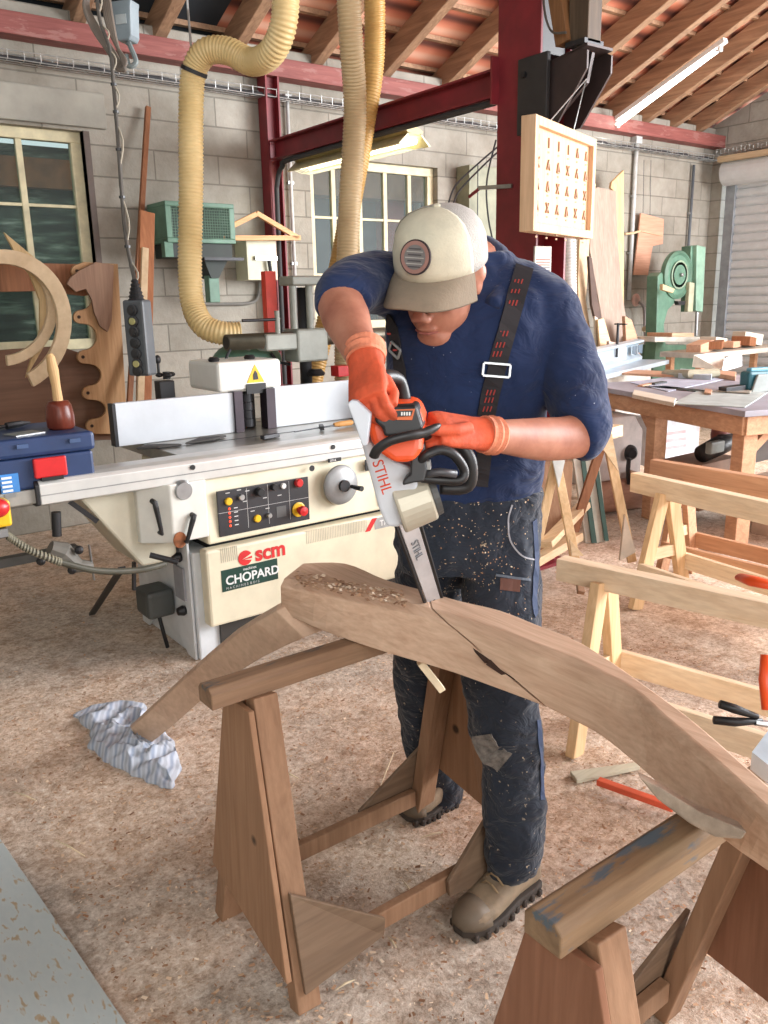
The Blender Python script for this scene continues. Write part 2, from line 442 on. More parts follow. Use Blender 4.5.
# flakes of shavings lying thick on the floor, too many to count
fl = MB()
for i in range(22000):
    if i < 16000: X, Y = random.uniform(.2, 3.2), random.uniform(.3, 3.4)
    else: X, Y = random.uniform(.3, 7), random.uniform(.4, 5.5)
    if X < .45 and Y > 1.2: continue
    a = random.uniform(0, PI); l = random.uniform(.002, .0055) * (1 if i < 12000 else 1.4); ww = l * random.uniform(.3, .7); z = random.uniform(.001, .006)
    d = V((math.cos(a), math.sin(a), random.uniform(-.3, .3))); s_ = V((-d.y, d.x, random.uniform(-.3, .3)))
    c = V((X, Y, z + .002)); fl.face([fl.bm.verts.new(c + d * l * p + s_ * ww * q) for p, q in ((-1, -1), (1, -.7), (1, .8), (-1, 1))])
m_, nt, b = newmat('shaving_flakes'); oi = nt.nodes.new('ShaderNodeNewGeometry')
nt.links.new(ramp(nt, oi.outputs['Random Per Island'], [(0, (140, 100, 72)), (.4, (186, 148, 116)), (.75, (214, 182, 150)), (1, (236, 218, 194))]), b.inputs['Base Color']); b.inputs['Roughness'].default_value = .8
fl.build('wood_shavings', m_, label='fine wood shavings and sawdust strewn over the whole floor', cat='sawdust', kind='stuff')
M_flake = m_
# pale splinters
for i, (x, y, L, a) in enumerate([(70, 848, 34, -.5), (24, 796, 26, -.35), (257, 800, 22, .3 - .7), (387, 770, 40, 1.2), (408, 888, 18, -1), (345, 985, 22, .5), (432, 835, 24, .25), (290, 775, 18, -.4), (392, 942, 14, -.9)]):
    p = onz(x - L / 2 * math.cos(a), y + L / 2 * math.sin(a), .006); q = onz(x + L / 2 * math.cos(a), y - L / 2 * math.sin(a), .014)
    mid_ = (p + q) / 2 + V((0, 0, .004))
    lb = ['pale splinter at the left beside the white board', 'pale splinter at the left edge, above the white board', 'thin splinter on the floor just right of the front trestle\'s plywood end', 'long upright splinter behind the front trestle', 'short splinter on the floor inside the front trestle, nearest its front rail', 'pale splinter beside the front trestle\'s lower corner plate', 'thin splinter by the far inner corner of the front trestle', 'thin splinter behind the front trestle, left of its middle', 'tiny chip in front of the front trestle\'s front rail'][i]
    MB().tube([p, mid_, q], [.001, .0032, .0015], 6).build('wood_splinter', mat('pale_splinter', (230, 212, 180), .7), label=lb, cat='splinter', group='splinters on the floor')

# steel frame
def hcol(x, y, z0, z1, fwid, dep, name, label):
    t = thing(name, label, 'column', (x, y, z0))
    q = MB(); q.bb((x, y - fwid / 2, z0), (x + .016, y + fwid / 2, z1)).bb((x + dep - .016, y - fwid / 2, z0), (x + dep, y + fwid / 2, z1)).bb((x + .016, y - .006, z0), (x + dep - .016, y + .006, z1))
    q.build('shaft', M_redst, t, bevel=.002)
    MB().bb((x - .06, y - fwid / 2 - .05, z0), (x + dep + .06, y + fwid / 2 + .05, z0 + .02)).build('base_plate', M_redst, t)
    return t
hcol(3.43, 3.32, 0, 4.4, .30, .24, 'steel_column', 'tall dark red steel column behind the worker')
pc = hcol(3.40, 5.92, 0, 3.17, .12, .12, 'steel_column', 'thin red steel post standing against the block wall, carrying the beam end')
bm_ = thing('steel_beam', 'dark red steel I-beam running from wall post to tall column', 'beam', (3.47, 4.6, 2.6))
q = MB(); z0, z1 = 2.58, 2.72
q.bb((3.41, 3.47, z1 - .012), (3.53, 5.86, z1)).bb((3.41, 3.47, z0), (3.53, 5.86, z0 + .012)).bb((3.465, 3.47, z0), (3.475, 5.86, z1)); q.build('beam_web', M_redst, bm_)
MB().bb((3.38, 3.46, z0 - .04), (3.56, 3.475, z1 + .05)).build('end_plate', M_redst, bm_)
MB().tube(smoothpath([(3.43, 5.84, .9), (3.44, 5.84, 2.2), (3.44, 5.82, 2.42), (3.44, 5.74, 2.52), (3.44, 5.5, 2.56), (3.44, 3.5, 2.56)]), .018).build('cable_conduit', mat('grey_black_conduit', (52, 52, 54), .6), label='black cable conduit bending off the wall post along the underside of the red beam', cat='conduit')

# ================================================================ SPINDLE MOULDER
sm = thing('spindle_moulder', 'big cream and white spindle moulder with long sliding table and black control panel', 'woodworking machine', (2.0, 3.5, 0))
YF = 3.21
# base plinth
q = MB(); q.poly([(1.40, .0), (1.47, .0), (1.53, .07), (2.42, .07), (2.5, 0), (2.56, 0), (2.56, .5), (1.40, .5)], (0, 3.24, 0), (1, 0, 0), (0, 0, 1), (0, .62, 0))
q.build('base', mat('pale_blue_paint', (214, 219, 222), .4, 0, .06), sm, bevel=.008)
q = MB(); q.poly([(3.26, 0), (3.34, 0), (3.42, .07), (3.72, .07), (3.80, 0), (3.88, 0), (3.88, .62), (3.26, .62)], (1.385, 0, 0), (0, 1, 0), (0, 0, 1), (.012, 0, 0))
q.build('side_plate', mat('pale_blue_paint', (196, 204, 210), .4), sm, bevel=.003)
MB().bb((1.50, 3.225, .0), (2.5, 3.26, .2)).build('base_shade', mat('base_shade_colour', (58, 54, 50), .6), sm)  # dark plate painted in for the floor shadow below the lower door
# lower door
q = MB(); q.bb((1.43, 3.17, .17), (2.62, 3.24, .52)); dpan = q.build('lower_door', M_cream, sm, bevel=.012)
# console
q = MB(); q.poly([(3.20, .535), (3.9, .535), (3.9, .84), (3.23, .84)], (1.46, 0, 0), (0, 1, 0), (0, 0, 1), (1.18, 0, 0)); q.build('console', M_cream, sm, bevel=.012)
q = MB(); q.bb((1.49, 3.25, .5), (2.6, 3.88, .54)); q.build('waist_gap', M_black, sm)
# table
M_table = mat('ground_steel_table', (158, 156, 148), .3, .65, .22, 3)
q = MB(); q.bb((1.42, 3.33, .86), (3.0, 4.15, .915)); q.build('table', M_table, sm, bevel=.004)
for y in (3.56, 4.0): MB().bb((1.42, y, .9155), (3.0, y + .006, .9165)).build('table_slot', M_black, sm)
# sliding carriage profile
q = MB()
prf = [(3.20, .825), (3.20, .90), (3.212, .914), (3.25, .92), (3.34, .92), (3.34, .815), (3.23, .815)]
q.loft([[V((x, y, z)) for y, z in prf] for x in (.80, 3.1)]); rail = q.build('sliding_carriage', mat('anodised_aluminium', (206, 206, 202), .35, .35, .05), sm, bevel=.003)
q = MB(); q.loft([[V((x, y, z)) for y, z in prf] for x in (.785, .80)]); q.build('end_cap', M_black, rail, bevel=.003)
for x in (1.415, 2.12, 2.8): MB().cyl((x, 3.199, .885), (x, 3.195, .885), .011).build('bolt_hole', M_black, rail)
MB().bb((.8, 3.197, .858), (3.1, 3.2, .862)).build('groove', mat('groove_grey', (140, 140, 138), .5), rail)
# triangular support under the carriage
q = MB(); q.prism([(.95, 3.3, .835), (1.36, 3.3, .835), (1.36, 3.3, .50), (1.30, 3.3, .47), (1.2, 3.3, .47)], (0, .32, 0)); q.build('carriage_support', mat('beige_paint', (196, 190, 170), .45, 0, .06), sm, bevel=.01)
q = MB(); q.bar((.93, 3.296, .80), (1.03, 3.296, .70), .004, .02); q.build('slot_trim', M_black, sm)
MB().bb((1.355, 3.292, .50), (1.363, 3.62, .84)).build('support_seam', M_black, sm)
# crank housing at the left of the console
q = MB(); q.poly([(1.19, .56), (1.19, .83), (1.46, .83), (1.46, .58), (1.34, .54)], (0, 3.2, 0), (1, 0, 0), (0, 0, 1), (0, .2, 0))
def hp(px, py, Y): return onY(px, py, Y)
qq = MB(); A = [hp(133, 488, 3.24), hp(160, 486, 3.2), hp(160, 562, 3.2), hp(137, 548, 3.24)]
q = MB(); q.prism([(1.19, 3.27, .83), (1.30, 3.18, .83), (1.46, 3.18, .83), (1.46, 3.5, .83), (1.19, 3.5, .83)], (0, 0, -.25)); q.build('crank_housing', mat('light_housing_paint', (212, 212, 204), .4, 0, .05), sm, bevel=.006)
for (a, b_) in (((155, 503), (162, 534)), ((194, 516), (187, 542))):
    p = hp(*a, 3.16); r_ = hp(*b_, 3.16)
    MB().tube([p + V((0, .03, .003)), p, p + (r_ - p) * .12, p + (r_ - p) * .85, r_, r_ + V((0, .03, 0))], [.011, .012, .012, .009, .008, .008], 10).build('clamp_lever', M_black, sm)
MB().lathe([(0, 0), (.035, 0), (.045, .03), (.035, .05), (0, .05)], hp(183, 495, 3.19) + V((0, .03, .02)), (0, -1, 0)).build('guide_knob', M_steel, sm)
MB().ell(hp(180, 540, 3.175), (.03, .006, .035)).build('rust_smear', mat('rust', (142, 88, 56), .9, 0, .3, 30), sm)
MB().cyl(hp(150, 555, 3.2), hp(178, 562, 3.14), .012).build('spindle_stub', M_dsteel, sm)
for zc in (.47, .22): MB().lathe([(0, 0), (.02, 0), (.024, .01), (.017, .035), (0, .036)], (1.384, 3.33, zc), (-1, 0, 0)).build('side_knob', M_black, sm)
MB().bb((1.374, 3.30, .27), (1.384, 3.40, .42)).build('side_plate_label', mat('grey_label', (150, 152, 158), .5), sm)
q = MB(); q.bb((1.25, 3.42, .17), (1.38, 3.58, .30)); q.build('socket_box', mat('dark_socket', (70, 74, 72), .5), sm, bevel=.02)
MB().tube([(1.30, 3.44, .2), (1.31, 3.42, .1), (1.33, 3.44, .02)], .009).build('power_lead', M_rubber, sm)

# control panel
cp = MB(); cp.bb((1.515, 3.196, .562), (1.975, 3.205, .765)); panel = cp.build('control_panel', mat('panel_black', (46, 46, 50), .4), sm, bevel=.002)
def knob(px_, pz_, r, col, name='button', d=.012): return MB().lathe([(0, 0), (r, 0), (r, d * .7), (r * .8, d), (0, d)], (px_, 3.196, pz_), (0, -1, 0), 18).build(name, col, panel)
knob(1.565, .715, .017, M_yellow); knob(1.625, .725, .014, M_steel, d=.02); knob(1.715, .735, .02, M_black, 'selector', .03); knob(1.79, .745, .015, M_black, 'selector', .02)
knob(1.84, .742, .013, mat('white_lamp', (230, 230, 226), .3), 'pilot_lamp'); knob(1.7, .615, .017, M_yellow); knob(1.757, .62, .012, M_steel, 'key_switch', .02); knob(1.92, .745, .02, M_red, 'main_switch', .02)
for k in range(5): MB().ell((1.568, 3.195, .605 + k * .019), (.006, .003, .006), n=10, m=6).build('indicator_light', mat('red_indicator', (240, 70, 40), .3, emit=.8), panel)
for k in range(5): MB().bb((1.59, 3.1945, .603 + k * .019), (1.608, 3.196, .6065 + k * .019)).build('printed_mark', M_white, panel)
for x, z in ((1.645, .7), (1.66, .745), (1.745, .70), (1.68, .65), (1.755, .65), (1.82, .70), (1.565, .75), (1.62, .755)): MB().bb((x - .01, 3.1945, z), (x + .01, 3.196, z + .004)).build('printed_mark', mat('print_grey', (190, 190, 188), .5), panel)
for x in (1.655, 1.76, 1.87): MB().bb((x, 3.1948, .58), (x + .0015, 3.196, .76)).build('panel_line', mat('print_grey', (190, 190, 188), .5), panel)
MB().bb((1.515, 3.1948, .667), (1.975, 3.196, .6685)).build('panel_line', mat('print_grey', (190, 190, 188), .5), panel)
MB().bb((1.80, 3.1945, .60), (1.85, 3.196, .65)).build('printed_square', mat('print_dark', (84, 84, 84), .5), panel)
es = knob(1.915, .62, .034, M_yellow, 'emergency_stop', .008)
MB().lathe([(0, .008), (.014, .008), (.014, .03), (.023, .034), (.021, .052), (0, .056)], (1.915, 3.196, .62), (0, -1, 0)).build('stop_button', M_red, es)
# hand wheel
hwc = V((2.14, 3.185, .705))
hwl = MB().lathe([(0, 0), (.085, 0), (.096, .008), (.092, .02), (.07, .022), (.055, .032), (0, .035)], hwc, (0, -1, 0), 36).build('hand_wheel', mat('wheel_grey', (150, 152, 152), .4, .2), sm, smooth=False, rings_smooth=True)
MB().cyl(hwc + V((0, -.03, 0)), hwc + V((0, -.05, 0)), .028).build('hub', M_dsteel, hwl)
MB().tube([hwc + V((.045, -.03, -.01)), hwc + V((.05, -.06, -.012)), hwc + V((.055, -.105, -.012))], [.008, .011, .013]).build('handle', M_black, hwl)
MB().bb((2.09, 3.192, .815), (2.16, 3.2, .832)).build('scale_counter', M_black, sm)
text('scale_digits', '0714', .016, (2.097, 3.1915, .818), (1, 0, 0), (0, 0, 1), M_white, sm)
MB().bb((2.30, 3.194, .745), (2.42, 3.2, .80)).build('name_plate', M_black, sm, bevel=.002)
MB().lathe([(.012, 0), (.014, 0), (.014, .002), (.012, .002)], (2.0, 3.2, .80), (0, -1, 0)).build('ring_mark', M_dsteel, sm)
# warning sticker by the saw
MB().prism([(2.40, 3.197, .62), (2.50, 3.197, .62), (2.50, 3.197, .72)], (0, .003, 0)).build('yellow_sticker', M_yellow, sm)
MB().bb((2.38, 3.195, .56), (2.50, 3.199, .62)).build('green_sticker', mat('sticker_green', (70, 170, 80), .5), sm)
# lettering
t_ = mat('logo_red', (206, 44, 46), .45)
YD = 3.168
text('maker_lettering', 'scm', .098, (1.665, YD, .43), (1, 0, 0), (0, 0, 1), t_, sm, bold=.003)
lg = MB().lathe([(0, 0), (.034, 0), (.034, .0015), (0, .0015)], (1.615, YD + .001, .455), (0, -1, 0), 28).build('logo_disc', t_, sm)
MB().prism([(1.60, YD - .002, .45), (1.655, YD - .002, .475), (1.655, YD - .002, .462)], (0, .001, 0)).build('logo_stroke', M_cream, lg); MB().prism([(1.61, YD - .002, .448), (1.655, YD - .002, .448), (1.655, YD - .002, .44)], (0, .001, 0)).build('logo_stroke', M_cream, lg)
for k in range(46):
    x = 1.50 + k * .0095 + (.35 if k > 8 else 0)
    MB().bb((x, YD + .0005, .455), (x + .003, YD + .0025, .52 - .0002 * k)).build('hatch_line', mat('hatch_grey', (196, 190, 170), .5), dpan)
MB().prism([(2.27, YD, .45), (2.30, YD, .45), (2.345, YD, .51), (2.315, YD, .51)], (0, .002, 0)).build('red_slash', t_, sm)
MB().bb((2.33, YD + .0005, .452), (2.62, YD + .0025, .508)).build('model_band', mat('band_grey', (170, 172, 170), .5), sm)
text('model_lettering', 'TF 130 CLASSIC', .04, (2.36, YD - .0005, .465), (1, 0, 0), (0, 0, 1), M_white, sm, bold=.001)
MB().bb((1.495, YD, .322), (1.775, YD + .002, .42)).build('dealer_plate', mat('dealer_green', (22, 62, 52), .45), sm)
text('dealer_lettering', 'CHOPARD', .056, (1.513, YD - .0008, .35), (1, 0, 0), (0, 0, 1), M_white, sm, bold=.0012)
text('dealer_small_lettering', 'machines', .018, (1.60, YD - .0008, .399), (1, 0, 0), (0, 0, 1), M_white, sm)
text('dealer_small_lettering', 'M A C H I N E S  B O I S', .016, (1.513, YD - .0008, .329), (1, 0, 0), (0, 0, 1), mat('print_grey', (190, 190, 188), .5), sm)

# fence and cutter hood
M_fence = mat('fence_white', (198, 203, 208), .3, .1, .03)
fe = thing('moulder_fence', 'white fence boards of the spindle moulder with a dark cutter opening between', 'fence', (2.0, 3.78, .9165))
MB().bb((1.305, 3.745, .9165), (1.90, 3.775, 1.115)).build('fence_board', M_fence, fe, bevel=.003)
MB().bb((1.29, 3.74, .9165), (1.305, 3.80, 1.112)).build('board_end', M_dsteel, fe)
MB().bb((2.13, 3.745, .9165), (2.85, 3.775, 1.125)).build('fence_board', M_fence, fe, bevel=.003)
MB().bb((1.9, 3.73, .9165), (1.945, 3.80, 1.12)).build('fence_jaw', mat('purple_grey_steel', (70, 62, 68), .4, .5), fe); MB().bb((2.08, 3.73, .9165), (2.13, 3.80, 1.12)).build('fence_jaw', MC['purple_grey_steel'], fe)
MB().bb((1.945, 3.86, .9165), (2.08, 3.9, 1.1)).build('opening_back', M_black, fe)
for k in range(4): MB().lathe([(0, 0), (.04 - .004 * (k % 2), 0), (.04 - .004 * (k % 2), .04), (0, .04)], (2.01, 3.82, .93 + k * .042)).build('cutter_ring', M_dsteel, fe)
ho = thing('cutter_hood', 'white plastic dust hood over the cutter with a yellow warning triangle', 'hood', (1.98, 3.87, 1.12))
q = MB(); q.bb((1.83, 3.755, 1.118), (2.19, 4.1, 1.265)); hb_ = q.build('hood_shell', mat('hood_white', (232, 230, 222), .35, 0, .03), ho, bevel=.02, seg=3)
MB().prism([(1.985, 3.752, 1.155), (2.085, 3.752, 1.155), (2.035, 3.752, 1.245)], (0, .004, 0)).build('warning_triangle', M_yellow, hb_)
MB().prism([(2.022, 3.750, 1.168), (2.05, 3.750, 1.17), (2.046, 3.750, 1.2), (2.035, 3.750, 1.215), (2.022, 3.750, 1.195)], (0, .002, 0)).build('warning_symbol', M_black, hb_)
MB().bb((1.98, 3.748, 1.10), (2.09, 3.758, 1.15)).build('hood_visor', M_black, ho)
for x in (1.86, 2.06): MB().lathe([(0, 0), (.025, 0), (.03, .01), (.02, .022), (0, .022)], (x, 3.85, 1.265)).build('hood_knob', M_black, ho)
# adjusting screws left of the hood
aj = thing('fence_adjuster', 'black fence adjuster with two star knobs left of the white hood', 'adjuster', (1.62, 3.95, 1.0))
MB().bb((1.60, 3.93, .9165), (1.68, 4.0, 1.18)).build('block', M_black, aj, bevel=.006)
for z in (1.19, 1.06):
    q = MB(); q.cyl((1.64, 3.93, z), (1.64, 3.93, z + .035), .018)
    for k in range(3): a = k * 2 * PI / 3 + .4; q.ell((1.64 + .035 * math.cos(a), 3.93 + .035 * math.sin(a), z + .02), (.02, .02, .012), n=8, m=6)
    q.build('star_knob', M_black, aj)
MB().cyl((1.61, 3.95, 1.2), (1.61, 3.95, 1.28), .007).build('post', M_black, aj); MB().ell((1.61, 3.95, 1.285), (.016, .016, .022), n=10, m=8).build('ball_grip', M_black, aj)
MB().lathe([(0, 0), (.04, 0), (.05, .02), (.05, .06), (.03, .09), (0, .09)], (1.55, 4.0, .9165)).build('brass_guide', mat('tan_guide', (176, 146, 92), .5), aj)

# power feeder stand (horizontal tube on a column)
pf = thing('power_feeder_arm', 'grey steel feeder arm: vertical screw column and long horizontal tube above the fence', 'machine arm', (2.52, 4.05, .9165))
M_cast = mat('grey_cast_paint', (140, 142, 134), .45, .2, .1)
MB().cyl((2.52, 4.05, .92), (2.52, 4.05, 1.62), .034).build('column', M_dsteel, pf, smooth=False, rings_smooth=True)
for dx in (-.075, .03): MB().cyl((2.50 + dx, 4.0, 1.40), (2.50 + dx, 4.0, 1.66), .02).build('guide_rod', M_cast, pf)
MB().bb((2.40, 3.95, 1.63), (2.60, 4.1, 1.68)).build('top_yoke', M_cast, pf, bevel=.008)
MB().bb((2.42, 3.96, 1.22), (2.62, 4.12, 1.40)).build('clamp_block', M_cast, pf, bevel=.012)
MB().bb((2.23, 3.97, 1.29), (2.44, 4.08, 1.38)).build('clamp_block', M_cast, pf, bevel=.01)
hb2 = MB().cyl((2.02, 4.02, 1.345), (3.5, 4.02, 1.345), .042).build('horizontal_tube', mat('dull_tube_steel', (104, 98, 84), .4, .6, .15), pf, smooth=False, rings_smooth=True)
MB().cyl((2.018, 4.02, 1.345), (2.024, 4.02, 1.345), .034).build('tube_mouth', M_black, hb2)
MB().cyl((2.10, 3.98, 1.455), (2.33, 3.98, 1.455), .008).build('locking_bar', M_dsteel, pf); MB().cyl((2.31, 3.98, 1.38), (2.31, 3.98, 1.50), .014).build('locking_bolt', M_cast, pf)
MB().tube([(2.68, 3.98, 1.4), (2.66, 3.99, 1.5), (2.64, 4.0, 1.56)], [.006, .008, .01]).build('lever', M_black, pf)
MB().lathe([(0, 0), (.06, 0), (.07, .02), (.05, .05), (0, .05)], (2.53, 4.05, .9165)).build('foot', M_dsteel, pf)
MB().lathe([(0, 0), (.045, 0), (.05, .012), (.03, .035), (0, .035)], (2.55, 3.99, 1.14)).build('collar', M_dsteel, pf)
MB().tube(smoothpath([(2.03, 4.0, 1.31), (2.0, 4.0, 1.25), (2.01, 4.0, 1.16), (2.04, 4.0, 1.1)]), .008).build('cable', M_black, pf)
gm = thing('green_motor', 'green motor housing hanging beneath the feeder tube', 'motor', (2.25, 4.2, 1.15))
MB().ell((2.26, 4.25, 1.23), (.21, .13, .11), n=24, m=14).build('motor_body', M_green, gm, smooth=True); MB().cyl((2.22, 4.16, 1.3), (2.22, 4.16, 1.18), .016).build('bracket', M_cast, gm)
MB().tube([(2.34, 4.12, 1.27), (2.38, 4.12, 1.22), (2.46, 4.12, 1.20)], .009).build('lead', M_black, gm)
MB().bb((2.64, 3.9, 1.13), (2.74, 3.98, 1.19)).build('red_plastic_box', M_red, label='small bright red box on top of the fence right of the steel column', cat='box', bevel=.004)
rd = thing('red_post_guard', 'orange red upright bar behind the feeder screw column', 'bar', (2.44, 4.3, 0)); MB().bb((2.50, 4.42, 0), (2.57, 4.47, 1.72)).build('upright', mat('signal_red', (206, 62, 44), .5), rd)
# right hand round shoe (dark disc guard) on the table
sg = thing('saw_guard', 'black round pressure shoe standing on the table beside the worker', 'guard', (2.78, 3.55, .92))
MB().lathe([(0, 0), (.12, 0), (.125, .02), (.125, .05), (.1, .06), (0, .06)], (2.82, 3.58, 1.04), (-.5, -.8, 0), 32).build('disc', mat('ribbed_black', (34, 36, 38), .35, .3), sg)
MB().bb((2.70, 3.46, .9165), (2.9, 3.6, .935)).build('sole_plate', M_dsteel, sg, bevel=.004); MB().bb((2.73, 3.5, .93), (2.77, 3.54, 1.03)).build('bracket', M_black, sg, bevel=.003)
# things on the table
ch = thing('wood_chisel', 'turned wooden handled tool lying on the table below the hood', 'chisel', (2.2, 3.5, .92))
MB().tube([(2.33, 3.50, .935), (2.36, 3.50, .935), (2.44, 3.505, .935), (2.45, 3.505, .935)], [.009, .014, .015, .008], 12).build('handle', wood('tool_handle', (170, 118, 62), (204, 152, 90), 'X'), ch)
MB().bar((2.08, 3.47, .93), (2.33, 3.50, .933), .014, .004).build('blade', M_dsteel, ch); MB().bar((2.24, 3.47, .93), (2.27, 3.53, .932), .02, .02).build('cross_bar', M_dsteel, ch)
MB().box((1.93, 3.45, .928), (.10, .03, .02), Matrix.Rotation(.2, 3, 'Z')).build('planing_stop', M_dsteel, label='small dark steel block lying on the table under the cutter opening', cat='block', bevel=.004)
for nme, pts, lb in (('crumpled_glove', [(1.33, 3.6), (1.40, 3.65), (1.47, 3.61), (1.53, 3.55), (1.42, 3.56)], 'dark flattened rag lying before the left fence board'), ('rubber_strip', [(1.55, 3.57), (1.66, 3.66), (1.8, 3.64), (1.70, 3.58)], 'dark thin strip lying right of the flattened rag')):
    q = MB(); q.prism([(x, y, .917) for x, y in pts], (0, 0, .012)); q.build(nme, mat('dark_cloth', (62, 60, 58), .8), label=lb, cat='rag' if 'glove' in nme else 'strip', bevel=.005)
# crooked black hose under the carriage
hs = thing('ribbed_hose', 'sagging ribbed dark hose under the left end of the sliding carriage', 'hose', (.9, 3.2, .4))
MB().tube(smoothpath([onY(8, 536, 3.25), onY(30, 550, 3.22), onY(60, 562, 3.2), onY(100, 571, 3.2), onY(140, 570, 3.22), onY(165, 564, 3.26)], 6), .013).build('hose', mat('olive_black_hose', (72, 70, 58), .6), hs)
pth = smoothpath([onY(8, 536, 3.25), onY(30, 550, 3.22), onY(60, 562, 3.2)], 9)
for a in pth: MB().tube([a - V((.003, 0, -.001)), a + V((.003, 0, -.001))], .0165).build('coil', mat('coil_grey', (130, 126, 108), .5), hs)
lg_ = thing('machine_prop', 'slanting black steel prop between the table end and the floor', 'prop', onz(92, 615))
MB().bar(onz(92, 614, .01), onY(122, 568, 3.3), .03, .012).build('bar', M_dsteel, lg_); MB().bar(onY(134, 562, 3.35), onY(134, 590, 3.35), .02, .012).build('hanger', M_dsteel, lg_)
ad_ = thing('floor_jack', 'grey adjustable jack with small black knobs under the left table end', 'jack', onz(66, 590))
p = onY(56, 512, 3.3)
MB().cyl(p, onY(57, 536, 3.3), .018).build('screw', M_dsteel, ad_); MB().tube([onY(50, 548, 3.3), onY(62, 552, 3.3), onY(78, 566, 3.3), onY(92, 566, 3.3)], [.03, .045, .03, .02], 10).build('body', mat('dirty_grey', (112, 108, 100), .6), ad_)
for a in ((41, 561), (79, 550), (72, 570)): MB().ell(onY(*a, 3.26), (.018, .016, .018), n=10, m=8).build('knob', M_black, ad_)
MB().bar(onY(89, 545, 3.3), onY(94, 580, 3.3), .02, .004).build('blade', M_steel, ad_)

# ================================================================ LEFT SIDE
ct = thing('grey_cart', 'grey steel trolley under the blue toolbox, at the left of the moulder', 'trolley', (.6, 3.6, 0))
MB().bb((.2, 3.215, .83), (1.12, 3.95, .885)).build('top', mat('cart_grey', (150, 148, 142), .5, .2), ct, bevel=.005)
MB().bb((.2, 3.85, .42), (1.1, 3.9, .46)).build('rail', mat('cart_dark', (96, 96, 94), .5, .3), ct)
for x, y in ((.56, 3.9), (.3, 3.9), (.3, 3.25)): MB().bb((x, y - .02, 0), (x + .04, y + .02, .8)).build('leg', mat('cart_dark', (96, 96, 94), .5, .3), ct)
bp = thing('blue_toolbox', 'dark blue plastic tool case with red latch on the trolley', 'toolbox', (.78, 3.4, .86))
M_bl = mat('case_blue', (34, 54, 92), .45, 0, .1)
q = MB(); q.bb((.45, 3.22, .885), (1.02, 3.62, 1.005)); sh_ = q.build('case_bottom', M_bl, bp, bevel=.012)
q = MB(); q.bb((.44, 3.21, 1.007), (1.03, 3.63, 1.08)); lid = q.build('lid', M_bl, bp, bevel=.016)
for x in (.74, .93): MB().bb((x, 3.200, 1.045), (x + .04, 3.212, 1.06)).build('lid_rib', mat('rib_blue', (60, 82, 120), .5), lid)
MB().bb((.79, 3.198, .925), (.91, 3.22, 1.0)).build('red_latch', M_red, sh_, bevel=.006); MB().bb((.81, 3.19, .915), (.89, 3.215, .928)).build('latch_grip', M_black, sh_)
for x, w_ in ((.60, .02),): MB().bb((x - .06, 3.205, .90), (x + .02, 3.222, 1.0)).build('corner_clip', M_steel, sh_)
MB().prism([(.60, 3.214, .875), (.66, 3.214, .875), (.62, 3.214, .92)], (0, .004, 0)).build('yellow_sticker', M_yellow, sh_)
MB().bb((.67, 3.214, .885), (.735, 3.222, .955)).build('blue_sticker', mat('label_blue', (60, 130, 200), .5), sh_)
for k in range(4): MB().bb((.675, 3.211, .89 + k * .016), (.71, 3.215, .898 + k * .016)).build('sticker_print', M_white, sh_)
for x in (.68, .97): MB().bb((x, 3.212, .868), (x + .04, 3.23, .882)).build('foot_clip', M_steel, sh_)
ml = thing('carver_mallet', 'round dark wooden mallet standing head down on the toolbox lid', 'mallet', (.93, 3.4, 1.065))
MB().lathe([(0, 0), (.045, 0), (.052, .01), (.053, .05), (.047, .09), (.038, .108), (0, .112)], (.95, 3.36, 1.081), n=28).build('head', wood('mallet_head', (84, 36, 26), (124, 60, 44), 'Z', rough=.3), ml, smooth=False, rings_smooth=True)
MB().tube([(.95, 3.36, 1.18), (.948, 3.36, 1.25), (.944, 3.36, 1.31), (.94, 3.36, 1.36), (.938, 3.36, 1.372)], [.019, .017, .021, .016, .01], 14).build('handle', wood('mallet_grip', (176, 138, 92), (214, 180, 132), 'Z'), ml)
pl_ = thing('pliers', 'black handled pliers lying on the toolbox lid left of the mallet', 'pliers', (.75, 3.45, 1.066))
for o_ in (-.012, .014): MB().tube([(.55, 3.45 + o_ * 2, 1.09), (.68, 3.47 + o_ * 1.6, 1.092), (.78, 3.5, 1.094)], [.009, .009, .006], 8).build('handle', M_black, pl_)
MB().tube([(.78, 3.5, 1.094), (.84, 3.52, 1.096), (.88, 3.54, 1.094)], [.014, .012, .004], 8).build('jaw', M_dsteel, pl_)
MB().box((.80, 3.32, 1.083), (.12, .09, .004), Matrix.Rotation(.3, 3, 'Z')).build('steel_card', M_steel, label='thin bright steel plate lying on the toolbox lid before the pliers', cat='plate')
eb = thing('emergency_stop_box', 'yellow box with big red mushroom button at the left edge', 'switch', onY(3, 540, 3.1))
c_ = onY(-2, 512, 3.12)
MB().bb((c_.x - .09, 3.1, c_.z - .055), (c_.x + .04, 3.18, c_.z + .04)).build('box', M_yellow, eb, bevel=.01); MB().ell(c_ + V((-.01, -.03, .02)), (.045, .03, .035)).build('button', M_red, eb, smooth=True)
MB().bb((c_.x - .09, 3.1, c_.z - .09), (c_.x + .02, 3.16, c_.z - .06)).build('bracket', M_steel, eb)

